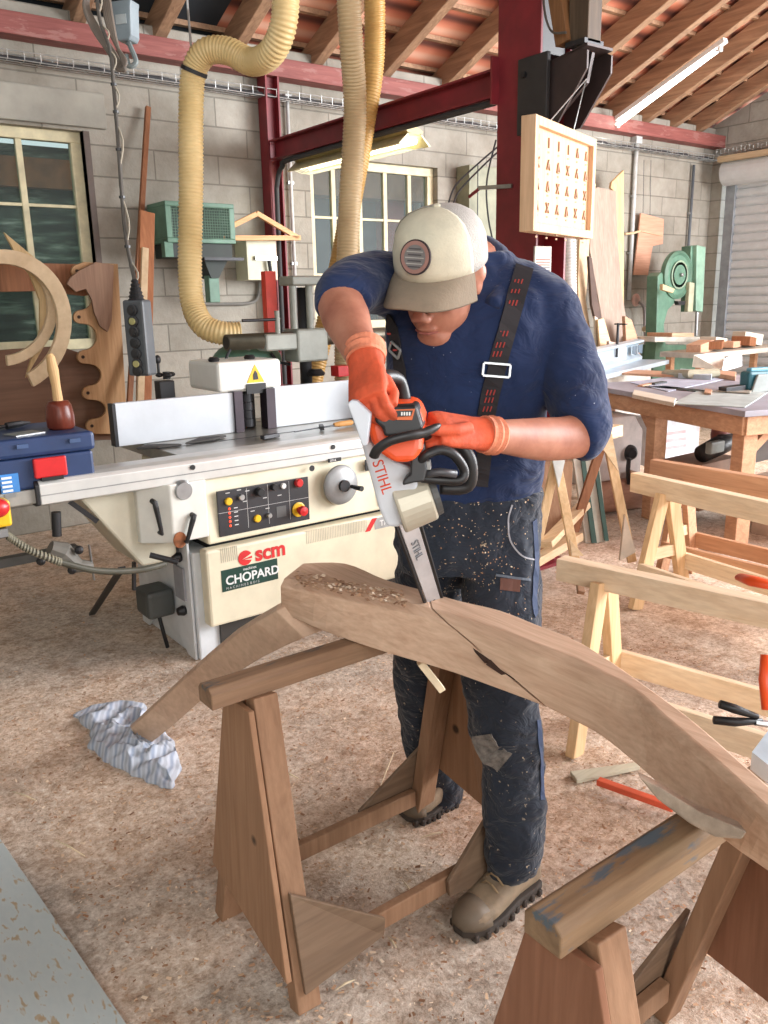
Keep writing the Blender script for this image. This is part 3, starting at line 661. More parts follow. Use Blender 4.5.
# ornate scalloped board and other pieces leaning on the back wall
YW = 5.72
def pxpoly(pts, Y, th, lean=0): # outline on a plane standing Y from the camera, leaning back by lean
    out = []
    for x, y in pts:
        p = onY(x, y, Y); out.append(p)
    return MB().prism(out, (0, th, 0))
LOBES = [(78, 271), (80, 317), (84, 357), (89, 393), (93, 426)]
def scal():
    pts = [(118, 264), (128, 434), (96, 434)]
    lob = LOBES
    for i in range(len(lob) - 1, -1, -1):
        cx_, cy_ = lob[i]
        for a in range(-80, 81, 20): pts.append((cx_ - 6.5 * math.cos(math.radians(a)), cy_ - 6.5 * math.sin(math.radians(a)) * -1 * -1))
        if i > 0:
            px_, py_ = lob[i - 1]; mx_, my_ = (cx_ + px_) / 2, (cy_ + py_) / 2; ry = (cy_ - py_) / 2 - 7
            for a in range(-90, 91, 15): pts.append((mx_ + 2 + 13 * math.cos(math.radians(a)), my_ - ry * math.sin(math.radians(a))))
    pts.append((84, 262))
    return pts
sb = pxpoly(scal(), 5.62, .03).build('scalloped_board', wood('honey_board', (156, 116, 80), (194, 154, 112), 'Z'), label='tall honey coloured board with scalloped left edge leaning at the back wall', cat='board', bevel=.003)
sbo = BASE[sb.name]
for lx, ly in LOBES: MB().cyl(onY(lx - 1, ly, 5.6215), onY(lx - 1, ly, 5.615), .011, n=12).build('bored_hole', mat('hole_dark', (58, 42, 32), .9), sb)
hm = wood('grey_brown_board', (122, 92, 74), (150, 118, 96), 'Z')
q = pxpoly([(70, 278), (67, 284), (76, 292), (86, 289), (92, 300), (94, 312), (100, 326), (108, 332), (112, 320), (114, 265), (96, 262), (80, 270)], 5.58, .025).build('carved_bracket_board', hm, label='darker carved piece fixed over the top of the scalloped board', cat='board', bevel=.003)
pxpoly([(0, 262), (70, 264), (118, 264), (118, 290), (84, 296), (40, 291), (0, 292)], 5.70, .03).build('shaped_rail', M_brownb, label='wide brown plank lying across the bottom of the left window', cat='plank', bevel=.003)
pxpoly([(-30, 352), (60, 346), (100, 360), (128, 420), (128, 440), (-30, 440)], 5.70, .025).build('brown_sheet', wood('dark_brown_sheet', (94, 66, 50), (122, 90, 70), 'X', .5), label='dark brown sheet leaning at the wall below the left window', cat='sheet')
pxpoly([(4, 232), (40, 262), (52, 300), (48, 340), (26, 378), (28, 370), (40, 330), (40, 300), (30, 275), (18, 258)], 5.50, .03).build('curved_template', wood('template_wood', (190, 158, 112), (220, 192, 146), 'Z'), label='pale curved crescent template standing inside the wooden rings', cat='template', bevel=.003)
def arc_piece(name, cx_, cy_, R, r, a0, a1, Y, label, mt):
    n = 28; out = [(cx_ + R * math.cos(a0 + (a1 - a0) * k / n), cy_ - R * 1.04 * math.sin(a0 + (a1 - a0) * k / n)) for k in range(n + 1)]
    inn = [(cx_ + r * math.cos(a1 + (a0 - a1) * k / n), cy_ - r * 1.04 * math.sin(a1 + (a0 - a1) * k / n)) for k in range(n + 1)]
    pxpoly(out + inn, Y, .045).build(name, mt, label=label, cat='wooden arc', bevel=.004)
M_arc = wood('bent_ash', (206, 178, 142), (222, 198, 164), 'D', .5)
arc_piece('laminated_arc', 2, 322, 70, 56, math.radians(112), math.radians(-63), 5.36, 'large pale bent wooden arc, the outer one, at the left window', M_arc)
arc_piece('laminated_arc', 2, 308, 56, 46, math.radians(100), math.radians(-84), 5.43, 'smaller pale bent wooden arc nested inside the large one', M_arc)
# green plastic sheeting behind the board, at the lower half of the window
# planks leaning left of the heater
def plank(a, b_, w_, th, Y0, Y1, m_, lb, nm='leaning_plank'):
    p = onY(*a, Y0); q_ = onY(*b_, Y1)
    return MB().bar(p, q_, w_, th, V((0, 1, 0))).build(nm, m_, label=lb, cat='plank', bevel=.003)
plank((148, 107), (127, 440), .035, .03, 5.95, 5.45, M_brownb, 'thin tall brown batten leaning at the wall beside the hanging control')
plank((147, 212), (143, 440), .10, .025, 5.56, 5.3, wood('orange_brown_plank', (150, 92, 58), (186, 126, 86), 'Z'), 'wide orange brown plank leaning left of the green heater')
plank((145, 248), (139, 440), .045, .025, 5.50, 5.25, M_arc, 'short pale plank leaning before the orange brown one')

# hanging pendant control
pn = thing('pendant_control', 'black hanging push button control on a long cable', 'pendant control', at(141, 340, 2.75))
ax_ = (at(146, 378, 2.75) - at(134, 302, 2.75)); a_ = at(136, 300, 2.75); ax_n = V((0, 0, -1))
ct_ = at(140, 338, 2.75)
side_ = V((.62, -.78, 0)).normalized(); fr_ = V((-.78, -.62, 0)).normalized()
Mrot = Matrix((side_, -fr_, Zu)).transposed()
body = MB().box(ct_, (.075, .06, .245), Mrot).build('housing', mat('pendant_grey', (66, 70, 74), .45), pn, bevel=.008)
for k, (dz, m_) in enumerate([(.09, M_black), (.055, mat('olive_button', (150, 146, 96), .5)), (.022, M_black), (-.015, M_black), (-.05, M_black), (-.082, mat('olive_button', (150, 146, 96), .5)), (-.105, M_black)]):
    c_ = ct_ + fr_ * .03 + V((0, 0, dz)); bt = MB().lathe([(.012, 0), (.018, 0), (.018, .006), (.012, .008)], c_, fr_, 16).build('bezel', M_black, body)
    MB().lathe([(0, 0), (.011, 0), (.011, .012), (0, .013)], c_, fr_, 14).build('push_button', m_, bt if False else body)
tp = ct_ + V((0, 0, .122)); q = MB(); pr = []
for k in range(6): pr += [(.028 - .003 * k, k * .012), (.022 - .003 * k, k * .012 + .006)]
q.lathe(pr, tp, Zu, 14); q.build('cable_gland', M_rubber, pn)
cab = smoothpath([tp + V((0, 0, .06)), at(125, 230, 2.75), at(118, 140, 2.78), at(114, 90, 2.8), at(110, 50, 2.8), at(100, 20, 2.8), at(95, -20, 2.8)], 8)
MB().tube(cab, .0065, 8).build('cable', mat('grey_cable', (78, 74, 68), .6), pn)
c2_ = [p + side_ * .012 * math.sin(i * .9) + side_ * .006 for i, p in enumerate(cab)]
MB().tube(c2_, .003, 6).build('support_cord', mat('pale_cord', (150, 142, 126), .7), pn)
for i in (6, 11, 15, 20, 25): MB().tube([cab[i] - Zu * .004, cab[i] + Zu * .004], .0105, 8).build('cable_tie', M_black, pn)
cl = thing('cable_coil', 'bundle of looped grey cable hanging under the roof at top left', 'cable', at(105, 30, 2.85))
for k in range(5):
    o_ = k * 1.6
    MB().tube(smoothpath([at(96 + o_, -25, 2.85), at(84 + o_ * .6, 2, 2.85 + .01 * k), at(92 + o_, 28, 2.86), at(108 + o_, 52, 2.85), at(118 + o_, 70, 2.84), at(126 - o_ * .5, 62, 2.83), at(116 + o_ * .2, 45, 2.83), at(106 + o_, 20, 2.82), at(100 + o_, -20, 2.82)], 8), .006, 8).build('cable_loop', mat('taupe_cable', (104, 94, 84), .6), cl)
lb_ = thing('limit_switch', 'grey plastic hoist switch box hanging under the roof at top left', 'switch', at(125, 20, 2.9))
c_ = at(126, 22, 2.9); MB().loft([[c_ + side_ * a * w_ + fr_ * b_ * .03 + V((0, 0, z)) for a, b_ in ((-1, -1), (1, -1), (1, 1), (-1, 1))] for z, w_ in ((-.065, .022), (-.05, .032), (.04, .038), (.055, .042), (.06, .042))]).build('box', mat('blue_grey_box', (120, 132, 138), .5), lb_, bevel=.006)
MB().box(c_ + fr_ * .032, (.04, .004, .03), Mrot).build('label_plate', mat('pale_label', (160, 168, 170), .5), lb_)
MB().tube(smoothpath([c_ + V((0, 0, -.06)), at(131, 48, 2.9), at(136, 62, 2.9), at(129, 66, 2.9), at(126, 55, 2.9)]), .009, 8).build('cable_loop', mat('blue_grey_cable', (116, 126, 126), .6), lb_)
for s_ in (-.02, .02): MB().cyl(c_ + V((0, 0, .05)) + side_ * s_, c_ + V((0, 0, .3)) + side_ * s_, .005).build('hanger', M_dsteel, lb_)

# ================================================================ FLEXIBLE DUCTS
def duct_mat(name, c1, c2, c3):
    m, nt, b = newmat(name); v = mapping(nt, (1, 1, 1)); nt.links.new(ramp(nt, nz(nt, v, 4, 4), [(.3, c1), (.6, c2), (.8, c3)]), b.inputs['Base Color']); b.inputs['Roughness'].default_value = .4; return m
M_duct = duct_mat('cream_hose', (196, 168, 112), (216, 190, 136), (226, 204, 156))
M_duct2 = duct_mat('beige_hose', (176, 150, 112), (196, 172, 132), (208, 186, 150))
M_duct3 = duct_mat('amber_hose', (168, 126, 64), (190, 150, 86), (204, 168, 104))
def hose(name, ctrl, R, label, m_, pitch=.019, amp=.007, straps=()):
    path = smoothpath(ctrl, 40); L = 0; pts = [path[0]]; out = []; step = pitch / 4
    # resample evenly
    acc = 0
    for a, b_ in zip(path, path[1:]):
        d = (b_ - a).length
        while acc + d >= step:
            t = (step - acc) / d; a = a + (b_ - a) * t; out.append(a.copy()); d = (b_ - a).length; acc = 0
        acc += d
    rad = [R + amp * (math.cos(2 * PI * i / 4) * .5) for i in range(len(out))]
    rd_ = [R + (amp if i % 4 in (0,) else (amp * .55 if i % 4 in (1, 3) else 0)) - amp / 2 for i in range(len(out))]
    t = thing(name, label, 'duct', out[-1])
    MB().tube(out, rd_, 28, cap=True).build('hose_wall', m_, t, smooth=True)
    for k in straps:
        i = int(len(out) * k); MB().tube([out[i - 2], out[i + 2]], R + .006, 28).build('hose_clamp', M_dsteel, t)
    return t
hose('dust_hose', [onY(240, 334, 4.1), onY(222, 333, 4.13), onY(204, 326, 4.2), onY(193, 305, 4.28), onY(190, 270, 4.3), onY(191, 190, 4.3), onY(191, 110, 4.3), onY(194, 72, 4.28), onY(206, 52, 4.2), onY(228, 51, 4.1), onY(252, 62, 3.98), onY(272, 52, 3.8), onY(284, 22, 3.7), onY(286, -25, 3.68)], .062, 'cream ribbed dust hose curling in an S above the moulder hood', M_duct, straps=(.62,))
MB().tube([onY(185, -30, 4.3), onY(188, 10, 4.3), onY(191, 46, 4.22)], .006, 6).build('hose_chain', M_galv, label='thin chain holding up the elbow of the curling cream hose', cat='chain')
hose('dust_hose', [onY(346, 440, 4.24), onY(345, 380, 4.22), onY(346, 300, 4.2), onY(350, 200, 4.2), onY(355, 110, 4.16), onY(351, 40, 4.05), onY(347, -30, 4.0)], .064, 'straight beige ribbed hose falling from the roof beside the worker', M_duct2)
hose('dust_hose', [onY(306, 430, 4.5), onY(315, 370, 4.5), onY(334, 290, 4.5), onY(350, 210, 4.5), onY(364, 130, 4.5), onY(374, 60, 4.45), onY(374, -30, 4.4)], .062, 'amber ribbed hose slanting behind the straight beige one', M_duct3)
hose('dust_hose', [(3.62, 3.40, 2.46), (3.95, 3.62, 2.36), onY(568, 205, 3.9), onY(569, 240, 3.9), onY(570, 300, 3.9), onY(572, 360, 3.9), onY(572, 440, 3.9)], .045, 'thin white ribbed hose hanging beside the tall red column', mat('white_hose', (216, 216, 212), .4), pitch=.02)

# ================================================================ WALL FITTINGS
def tray(a, Y, x0, x1, z, w_=.10, label='', nm='cable_tray'):
    t = thing(nm, label, 'cable tray', ((x0 + x1) / 2, Y, z))
    q = MB()
    for dy, dz in ((0, 0), (-w_, 0), (-w_, .05), (0, .05), (-w_ / 2, 0)): q.cyl((x0, Y + dy, z + dz), (x1, Y + dy, z + dz), .0035, n=6)
    x = x0
    while x < x1:
        q.tube([(x, Y, z + .055), (x, Y, z), (x, Y - w_, z), (x, Y - w_, z + .055)], .003, 5); x += .1
    q.build('wire_basket', M_galv, t)
    MB().tube([(x0 + (x1 - x0) * k / 60, Y - w_ / 2 + .02 * math.sin(k * 1.3), z + .016 + .004 * math.sin(k)) for k in range(61)], .014, 8).build('cable_run', mat('tray_cables', (58, 58, 60), .6), t)
    return t
tray(0, 5.97, -.2, 4.9, 3.03, label='long wire cable tray along the back wall left of the tall column')
tray(0, 5.97, 4.9, 9.4, 3.03, label='long wire cable tray along the back wall right of the tall column')
tr_ = thing('cable_tray', 'wire cable tray running above the roller shutter', 'cable tray', (9.4, 4.3, 3.12)); q = MB()
for dx, dz in ((0, 0), (-.08, 0), (-.08, .05)): q.cyl((9.48 + dx, 5.9, 3.10 + dz), (9.48 + dx, 2.7, 3.10 + dz), .0035, n=6)
for k in range(32): q.tube([(9.48, 5.9 - .1 * k, 3.15), (9.48, 5.9 - .1 * k, 3.1), (9.40, 5.9 - .1 * k, 3.1), (9.40, 5.9 - .1 * k, 3.155)], .003, 5)
q.build('wire_basket', M_galv, tr_)
def conduit(px_, y0, y1, Y, r, label, box=None, m_=None):
    a = onY(px_[0], y0, Y); b_ = onY(px_[1], y1, Y); b_.x = a.x; b_.y = a.y
    t = thing('wall_conduit', label, 'conduit', b_); MB().cyl(a, b_, r, n=12).build('pipe', m_ or mat('pvc_grey', (196, 198, 196), .5), t, smooth=False, rings_smooth=True)
    if box: MB().box(a, box).build('junction_box', m_ or MC['pvc_grey'], t, bevel=.004)
    for k in (.35, .7): MB().box(a + (b_ - a) * k + V((0, .01, 0)), (r * 3.4, .03, .02)).build('clip', M_steel, t)
conduit((287, 298), 98, 330, 5.97, .014, 'pale grey vertical conduit beside the red wall post', (.06, .05, .05))
conduit((637, 628), 138, 300, 5.96, .022, 'pale vertical conduit on the wall right of the leaning slabs', (.10, .07, .12))
conduit((694, 690), 165, 300, 5.96, .016, 'dark thin conduit in the corner by the roller shutter', None, mat('corner_conduit', (92, 98, 104), .5))
MB().tube(smoothpath([onY(200, 304, 5.97), onY(225, 304, 5.97), onY(250, 303, 5.97), onY(258, 297, 5.97), onY(260, 282, 5.97)]), .012, 8).build('wall_cable', mat('wall_cable_grey', (120, 118, 112), .6), label='grey cable running low on the wall up into the cream electric box', cat='cable')
# green heater
ht = thing('air_heater', 'green metal unit heater with wire mesh front hanging on the block wall', 'heater', (2.62, 5.85, 1.7))
x0, x1 = 2.44, 2.96
q = MB(); q.bb((x0, 5.63, 1.955), (x1, 5.95, 1.985)).bb((x0, 5.63, 2.195), (x1, 5.95, 2.225)).bb((x0, 5.63, 1.985), (x0 + .04, 5.95, 2.195)).bb((x1 - .04, 5.63, 1.985), (x1, 5.95, 2.195)); q.build('casing', M_green, ht, bevel=.004)
MB().bb((x0 + .02, 5.8, 1.97), (x1 - .02, 5.95, 2.21)).build('inner_case', mat('heater_inside', (70, 84, 78), .6), ht)
q = MB()
for k in range(24): x = x0 + .045 + k * .0189; q.cyl((x, 5.635, 1.985), (x, 5.635, 2.2), .0028, n=5)
for k in range(12): z = 1.99 + k * .0185; q.cyl((x0 + .04, 5.634, z), (x1 - .04, 5.634, z), .0028, n=5)
q.build('wire_mesh', mat('mesh_green', (110, 136, 120), .5, .3), ht)
MB().bb((x0 + .03, 5.66, 1.86), (x1 - .02, 5.93, 1.955)).build('under_tray', mat('heater_dark', (42, 50, 46), .6), ht); MB().bb((x0 - .02, 5.64, 1.86), (x0 + .04, 5.7, 1.96)).build('side_foot', M_green, ht)
MB().bb((x1 - .26, 5.62, 1.84), (x1 + .05, 5.66, 1.86)).build('shelf_bar', M_dsteel, ht); q = MB(); q.prism([(x1 - .23, 5.7, 1.86), (x1 - .03, 5.7, 1.86), (x1 - .12, 5.7, 1.72), (x1 - .18, 5.7, 1.72)], (0, .2, 0)); q.build('wall_bracket', mat('heater_dark', (42, 50, 46), .6), ht)
MB().bb((x1 - .19, 5.72, 1.55), (x1 - .11, 5.8, 1.74)).build('bracket_leg', M_green, ht, bevel=.004)
# electric box and little roof frame
eb = thing('electric_box', 'cream wall electric box with a lever handle under the small wooden triangle', 'electric box', (3.3, 5.85, 1.75))
a = onY(246, 240, 5.8); b_ = onY(278, 280, 5.8)
MB().bb((a.x, 5.8, b_.z), (b_.x, 5.99, a.z + .0)).build('case', mat('box_cream', (206, 204, 178), .45, 0, .05), eb, bevel=.004); MB().bb((a.x + .06, 5.775, (a.z + b_.z) / 2 - .0), (b_.x - .01, 5.795, (a.z + b_.z) / 2 + .03)).build('handle', M_steel, eb)
MB().tube([(a.x + .17, 5.77, b_.z + .14), (a.x + .18, 5.77, b_.z + .05), (a.x + .19, 5.77, b_.z + .02)], .014, 8).build('lever', M_black, eb)
tf = thing('roof_model', 'small pale wooden triangle frame resting on top of the cream electric box', 'frame', (3.3, 5.75, a.z)); 
for p_, q_ in (((224, 238), (300, 238)), ((226, 229), (256, 214)), ((256, 213), (298, 238))): MB().bar(onY(*p_, 5.72), onY(*q_, 5.72), .03, .035).build('rail', wood('orange_pine', (206, 150, 104), (234, 188, 144), 'X'), tf, bevel=.002)
# fluorescent fittings
M_tube = mat('fluorescent_tube', (255, 250, 232), .3, emit=9, ecol=(255, 250, 238))
M_tube2 = mat('warm_fluorescent_tube', (255, 240, 196), .3, emit=5, ecol=(255, 244, 206))
fl1 = thing('fluorescent_light', 'bright tube light fixed under a rafter at the upper right', 'light', (7.5, 5.3, 3.5)); a = V((7.5, 5.86, 3.26)); b_ = V((7.5, 4.76, 3.26 + 1.1 * SL))
MB().bar(a + V((0, .06, .0)), b_ + V((0, -.06, .02)), .07, .045).build('batten', M_white, fl1, bevel=.006); MB().cyl(a + V((0, 0, -.035)), b_ + V((0, 0, -.035)), .026, n=14).build('tube', M_tube, fl1, smooth=True)
for p_ in (a, b_): MB().box(p_ + V((0, 0, -.03)), (.05, .05, .07)).build('lamp_holder', M_white, fl1, bevel=.005)
fl2 = thing('fluorescent_light', 'hanging two-sided reflector tube light below the red steel beam', 'light', (3.62, 5.05, 2.5))
yA, yB, zf = 4.37, 5.72, 2.50
q = MB(); q.prism([(3.53, yA, zf + .07), (3.6, yA, zf + .10), (3.67, yA, zf + .07), (3.65, yA, zf + .05), (3.55, yA, zf + .05)], (0, yB - yA, 0)); q.build('housing', mat('aged_cream_housing', (206, 190, 130), .5), fl2)
q = MB(); q.prism([(3.47, yA, zf - .01), (3.55, yA, zf + .06), (3.56, yA, zf + .055), (3.485, yA, zf - .015)], (0, yB - yA, 0)); q.prism([(3.73, yA, zf - .01), (3.65, yA, zf + .06), (3.64, yA, zf + .055), (3.715, yA, zf - .015)], (0, yB - yA, 0)); q.build('reflector', mat('aged_reflector', (214, 204, 156), .4), fl2)
for x in (3.56, 3.64): MB().cyl((x, yA + .05, zf + .02), (x, yB - .05, zf + .02), .019, n=12).build('tube', M_tube2, fl2, smooth=True)
q = MB()
for k in range(34): y = yA + .06 + k * .037; q.tube([(3.485, y, zf - .012), (3.56, y, zf - .03), (3.64, y, zf - .03), (3.715, y, zf - .012)], .0028, 5)
q.build('guard_grille', M_galv, fl2)
for y in (yA + .2, yB - .25): MB().cyl((3.6, y, zf + .09), (3.55, y, 2.62), .006, n=6).build('hanger', M_dsteel, fl2)
MB().tube(smoothpath([(3.6, yA + .05, zf + .08), (3.6, yA - .02, zf + .12), (3.58, yA - .0, zf + .2), (3.53, yA + .1, 2.6)]), .006, 6).build('cord', M_white, fl2)
# fuse box behind the column
fb = thing('fuse_cabinet', 'olive grey fuse cabinet on the wall left of the tall column with loose wires', 'cabinet', (5.6, 5.9, 1.7))
a = onY(467, 165, 5.85); b_ = onY(500, 246, 5.85); MB().bb((a.x, 5.82, b_.z), (b_.x + .3, 5.99, a.z)).build('case', mat('olive_cabinet', (136, 136, 112), .5), fb, bevel=.004); MB().bb((a.x + .1, 5.815, b_.z), (a.x + .107, 5.82, a.z)).build('door_seam', M_dsteel, fb)
for k, pts in enumerate(([(500, 145), (480, 162), (456, 185), (448, 205)], [(500, 150), (484, 165), (460, 190), (452, 208)], [(496, 140), (487, 180), (488, 215), (494, 246)])): MB().tube(smoothpath([onY(x, y, 5.7) for x, y in pts]), .008, 6).build('loose_wire', M_black, fb)
rb = thing('red_bracket_arm', 'small red and steel bracket arm sticking out left of the tall column', 'bracket', (3.4, 3.3, 1.9)); MB().bar(onX(469, 197, 3.42), onX(480, 188, 3.42), .012, .014).build('red_tip', M_redst, rb); MB().bar(onX(479, 188, 3.42), onX(512, 186, 3.42), .014, .02).build('flat_bar', M_steel, rb)

# black bracket and truss feet at the column
bk = thing('truss_bracket', 'heavy dark steel channel bracket bolted to the tall column under the roof truss', 'bracket', (3.52, 3.0, 2.5))
q = MB()
for x in (3.44, 3.62): q.prism([(x, 3.17, 2.38), (x, 3.17, 2.66), (x, 2.92, 2.70), (x, 2.88, 2.68), (x, 2.88, 2.60), (x, 3.06, 2.38)], (.012, 0, 0))
q.prism([(3.44, 3.17, 2.66), (3.63, 3.17, 2.66), (3.63, 2.88, 2.70), (3.44, 2.88, 2.70)], (0, 0, .012)); q.prism([(3.525, 3.17, 2.40), (3.525, 3.17, 2.66), (3.525, 2.92, 2.69), (3.525, 2.95, 2.56)], (.02, 0, 0)); q.build('channel', mat('dark_brown_steel', (64, 52, 50), .5, .3), bk)
MB().bb((3.405, 3.10, 2.36), (3.43, 3.3, 2.72)).build('bolt_plate', mat('dark_plate', (56, 54, 54), .5, .3), bk, bevel=.003)
for z in (2.44, 2.64): MB().cyl((3.405, 3.25, z), (3.39, 3.25, z), .016, n=6).build('bolt', M_dsteel, bk)
tp_ = thing('truss_post', 'dark weathered timber truss post and slanting strut on the steel bracket', 'truss', (3.53, 2.82, 2.77))
MB().bar((3.50, 2.95, 2.72), (3.50, 2.95, 4.3), .12, .10).build('post', wood('dark_truss', (66, 54, 44), (100, 84, 66), 'Z'), tp_, bevel=.004); MB().bar((3.47, 3.03, 2.74), (3.44, 3.16, 3.35), .09, .08, V((0, 1, 0))).build('strut', wood('brown_truss', (104, 72, 46), (146, 104, 68), 'Z'), tp_, bevel=.004)
MB().bb((3.43, 2.89, 2.713), (3.57, 3.01, 2.735)).build('shoe', M_dsteel, tp_)
MB().tube(smoothpath([(3.42, 3.14, 3.2), (3.40, 3.13, 2.95), (3.39, 3.07, 2.80), (3.40, 2.98, 2.77)]), .006, 6).build('grey_lead', mat('grey_cable', (120, 116, 112), .6), label='thin grey cable curving between column and truss strut', cat='cable')
jb = thing('column_device', 'black electrical box in the recess of the tall column below the roof', 'electrical box', (3.55, 3.22, 2.75)); MB().bb((3.46, 3.19, 2.74), (3.64, 3.30, 3.15)).build('box', M_black, jb, bevel=.006)
# framed display
fd = thing('knot_display_board', 'framed pale wooden board with rows of small joint samples hanging by the column', 'display board', (3.50, 3.0, 1.85))
pL = onY(536, 116, 2.72); pR = onY(597, 137, 2.98); FL = V((pL.x, pL.y, 0)); FR = V((pR.x, pR.y, 0)); n0 = V(((FR - FL).normalized().y, -(FR - FL).normalized().x, 0)); FL = FL - n0 * .07; FR = FR - n0 * .07; un = (FR - FL).normalized(); nn = V((un.y, -un.x, 0)); ztop = (pL.z + pR.z) / 2; zbot = ztop - (onY(536, 116, 2.72).z - onY(526, 233, 2.72).z); W_ = (FR - FL).length
drop = -.10  # slight hang out of level
def fp(a, z, d=0): return FL + un * a + V((0, 0, z + 0.0 * a)) + nn * d
MPf = wood('frame_pine', (190, 152, 116), (222, 190, 156), 'Z')
for (a0, a1, z0_, z1_) in ((0, .04, zbot, ztop), (W_ - .04, W_, zbot, ztop), (.04, W_ - .04, ztop - .04, ztop), (.04, W_ - .04, zbot, zbot + .04)):
    MB().prism([fp(a0, z0_), fp(a1, z0_), fp(a1, z1_), fp(a0, z1_)], nn * .07).build('frame_rail', MPf, fd, bevel=.003)
MB().prism([fp(.04, zbot + .04, .035), fp(W_ - .04, zbot + .04, .035), fp(W_ - .04, ztop - .04, .035), fp(.04, ztop - .04, .035)], nn * .01).build('back_panel', wood('panel_pine', (206, 160, 120), (232, 192, 154), 'Z'), fd)
for r_ in range(5):
    for c__ in range(6):
        cx__ = .085 + c__ * (W_ - .17) / 5; cz = ztop - .09 - r_ * .094; q = MB()
        e = .022
        if r_ == 0: segs = [((0, -e), (0, e))] if c__ < 4 else [((-.012, -e), (0, e)), ((.012, -e), (0, e))]
        elif (r_ + c__) % 3 == 0: segs = [((-.015, -e), (0, e)), ((.015, -e), (0, e)), ((-.015, -e), (.015, -e))]
        elif (r_ + c__) % 3 == 1: segs = [((-.016, -e), (.016, e)), ((.016, -e), (-.016, e))]
        else: segs = [((-.016, -e), (.004, e)), ((.016, -e), (-.002, e * .4)), ((-.01, 0), (.012, 0))]
        for (a, b_), (c_, d_) in segs: q.bar(fp(cx__ + a, cz + b_, .048), fp(cx__ + c_, cz + d_, .048), .006, .008, nn)
        q.build('joint_sample', mat('sample_brown', (172, 136, 110), .7), fd)
        q = MB(); q.box(fp(cx__, cz - .04, .047), (.012, .004, .008)); q.build('sample_tag', mat('sample_tag_brown', (190, 148, 116), .7), fd)
MB().tube([fp(W_ * .3, ztop, .03), (3.50, 2.93, 2.57), fp(W_ * .7, ztop, .03)], .003, 6).build('hanging_wire', M_galv, fd)
# signs below the display on the column
sg_ = thing('white_notice', 'small white notice with red lines on the column below the display board', 'notice', (3.55, 3.1, 1.6)); a = onY(536, 246, 3.14); b_ = onY(551, 290, 3.14)
MB().bb((a.x, 3.145, b_.z), (b_.x, 3.155, a.z)).build('card', mat('notice_white', (210, 206, 196), .6), sg_)
for k in range(5): MB().bb((a.x + .01, 3.142, a.z - .07 - k * .014), (b_.x - .01, 3.145, a.z - .063 - k * .014)).build('printed_line', mat('notice_red' if k < 3 else 'notice_dark', (196, 84, 66) if k < 3 else (90, 80, 80), .6), sg_)
M_bench = wood('bench_wood', (172, 128, 98), (210, 168, 134), 'Y')

# ================================================================ DARK OLD SAWHORSES
def old_horse(name, label, x0, x1, yc, zt, fs=.18, spans=(.08, .08), beam_m=None, panel_m=None, xin=.09, xin2=.1, gus=True, labs=None):
    t = thing(name, label, 'sawhorse', ((x0 + x1) / 2, yc, 0))
    bw = .066; bh = .047
    q = MB(); q.loft([[V((x, yc - bw / 2, zt - bh)), V((x, yc + bw / 2, zt - bh)), V((x, yc + bw / 2, zt - .012)), V((x, yc + bw / 2 - .012, zt)), V((x, yc - bw / 2 + .012, zt)), V((x, yc - bw / 2, zt - .012))] for x in (x0, x1)])
    q.build('beam', beam_m or M_old, t, bevel=.003)
    for xe, sgn in ((x0 + xin, 1), (x1 - xin2, -1)):
        for sy in (-1, 1):
            ft = V((xe - sgn * .02, yc + sy * fs, 0)); tp = V((xe, yc + sy * .03, zt - bh))
            MB().bar(ft, tp, .042, .06, V((1, 0, 0))).build('leg', M_oldleg, t, bevel=.003)
        xo = xe - sgn * .036
        za = .17
        pf_ = lambda y_, z_: V((xo - sgn * .02 * (1 - z_ / zt), y_, z_))
        yb = fs * (1 - .1)
        q = MB(); q.prism([pf_(yc - .065, zt - .06), pf_(yc + .055, zt - .06), pf_(yc + fs * .86, za + .02), pf_(yc - fs * 1.02, .09 if sgn > 0 else .13)], (-sgn * .014, 0, 0)); q.build('end_panel', panel_m or M_ply, t, bevel=.002)
    for sy in (-1, 1):
        y = yc + sy * (fs - .02)
        MB().bar((x0 + xin + .02, y, .10), (x1 - xin2 - .02, y, .10), .025, .05, Zu).build('stretcher', M_oldleg, t, bevel=.003)
        for xe, sgn in ((x0 + xin, 1), (x1 - xin2, -1)):
            yo = y + sy * .016
            sl = (.03 * sy) * -1
            q = MB(); q.prism([V((xe - sgn * .03, yo + sl * 1.1, .285)), V((xe - sgn * .03, yo + sy * .012, .05)), V((xe + sgn * .20, yo, .075)), V((xe + sgn * .205, yo, .12))], (0, sy * .012, 0)); q.build('corner_gusset', wood('gusset_ply', (104, 84, 68), (136, 112, 90), 'X'), t, bevel=.002)
    return t
old_horse('sawhorse', 'front brown trestle with plywood ends, standing before the worker under the board being sawn', .67, 1.52, 1.545, .752, .19, xin=.12, xin2=.12)
old_horse('sawhorse', 'nearest brown trestle at the bottom right, its top beam worn and blue stained', .72, 1.50, .625, .752, .22, xin=.085, xin2=.13, beam_m=wood('stained_beam', (116, 92, 70), (158, 132, 102), 'X', dirt=(88, 98, 106), dth=.55), panel_m=wood('end_ply', (124, 84, 62), (152, 108, 84), 'Z'))

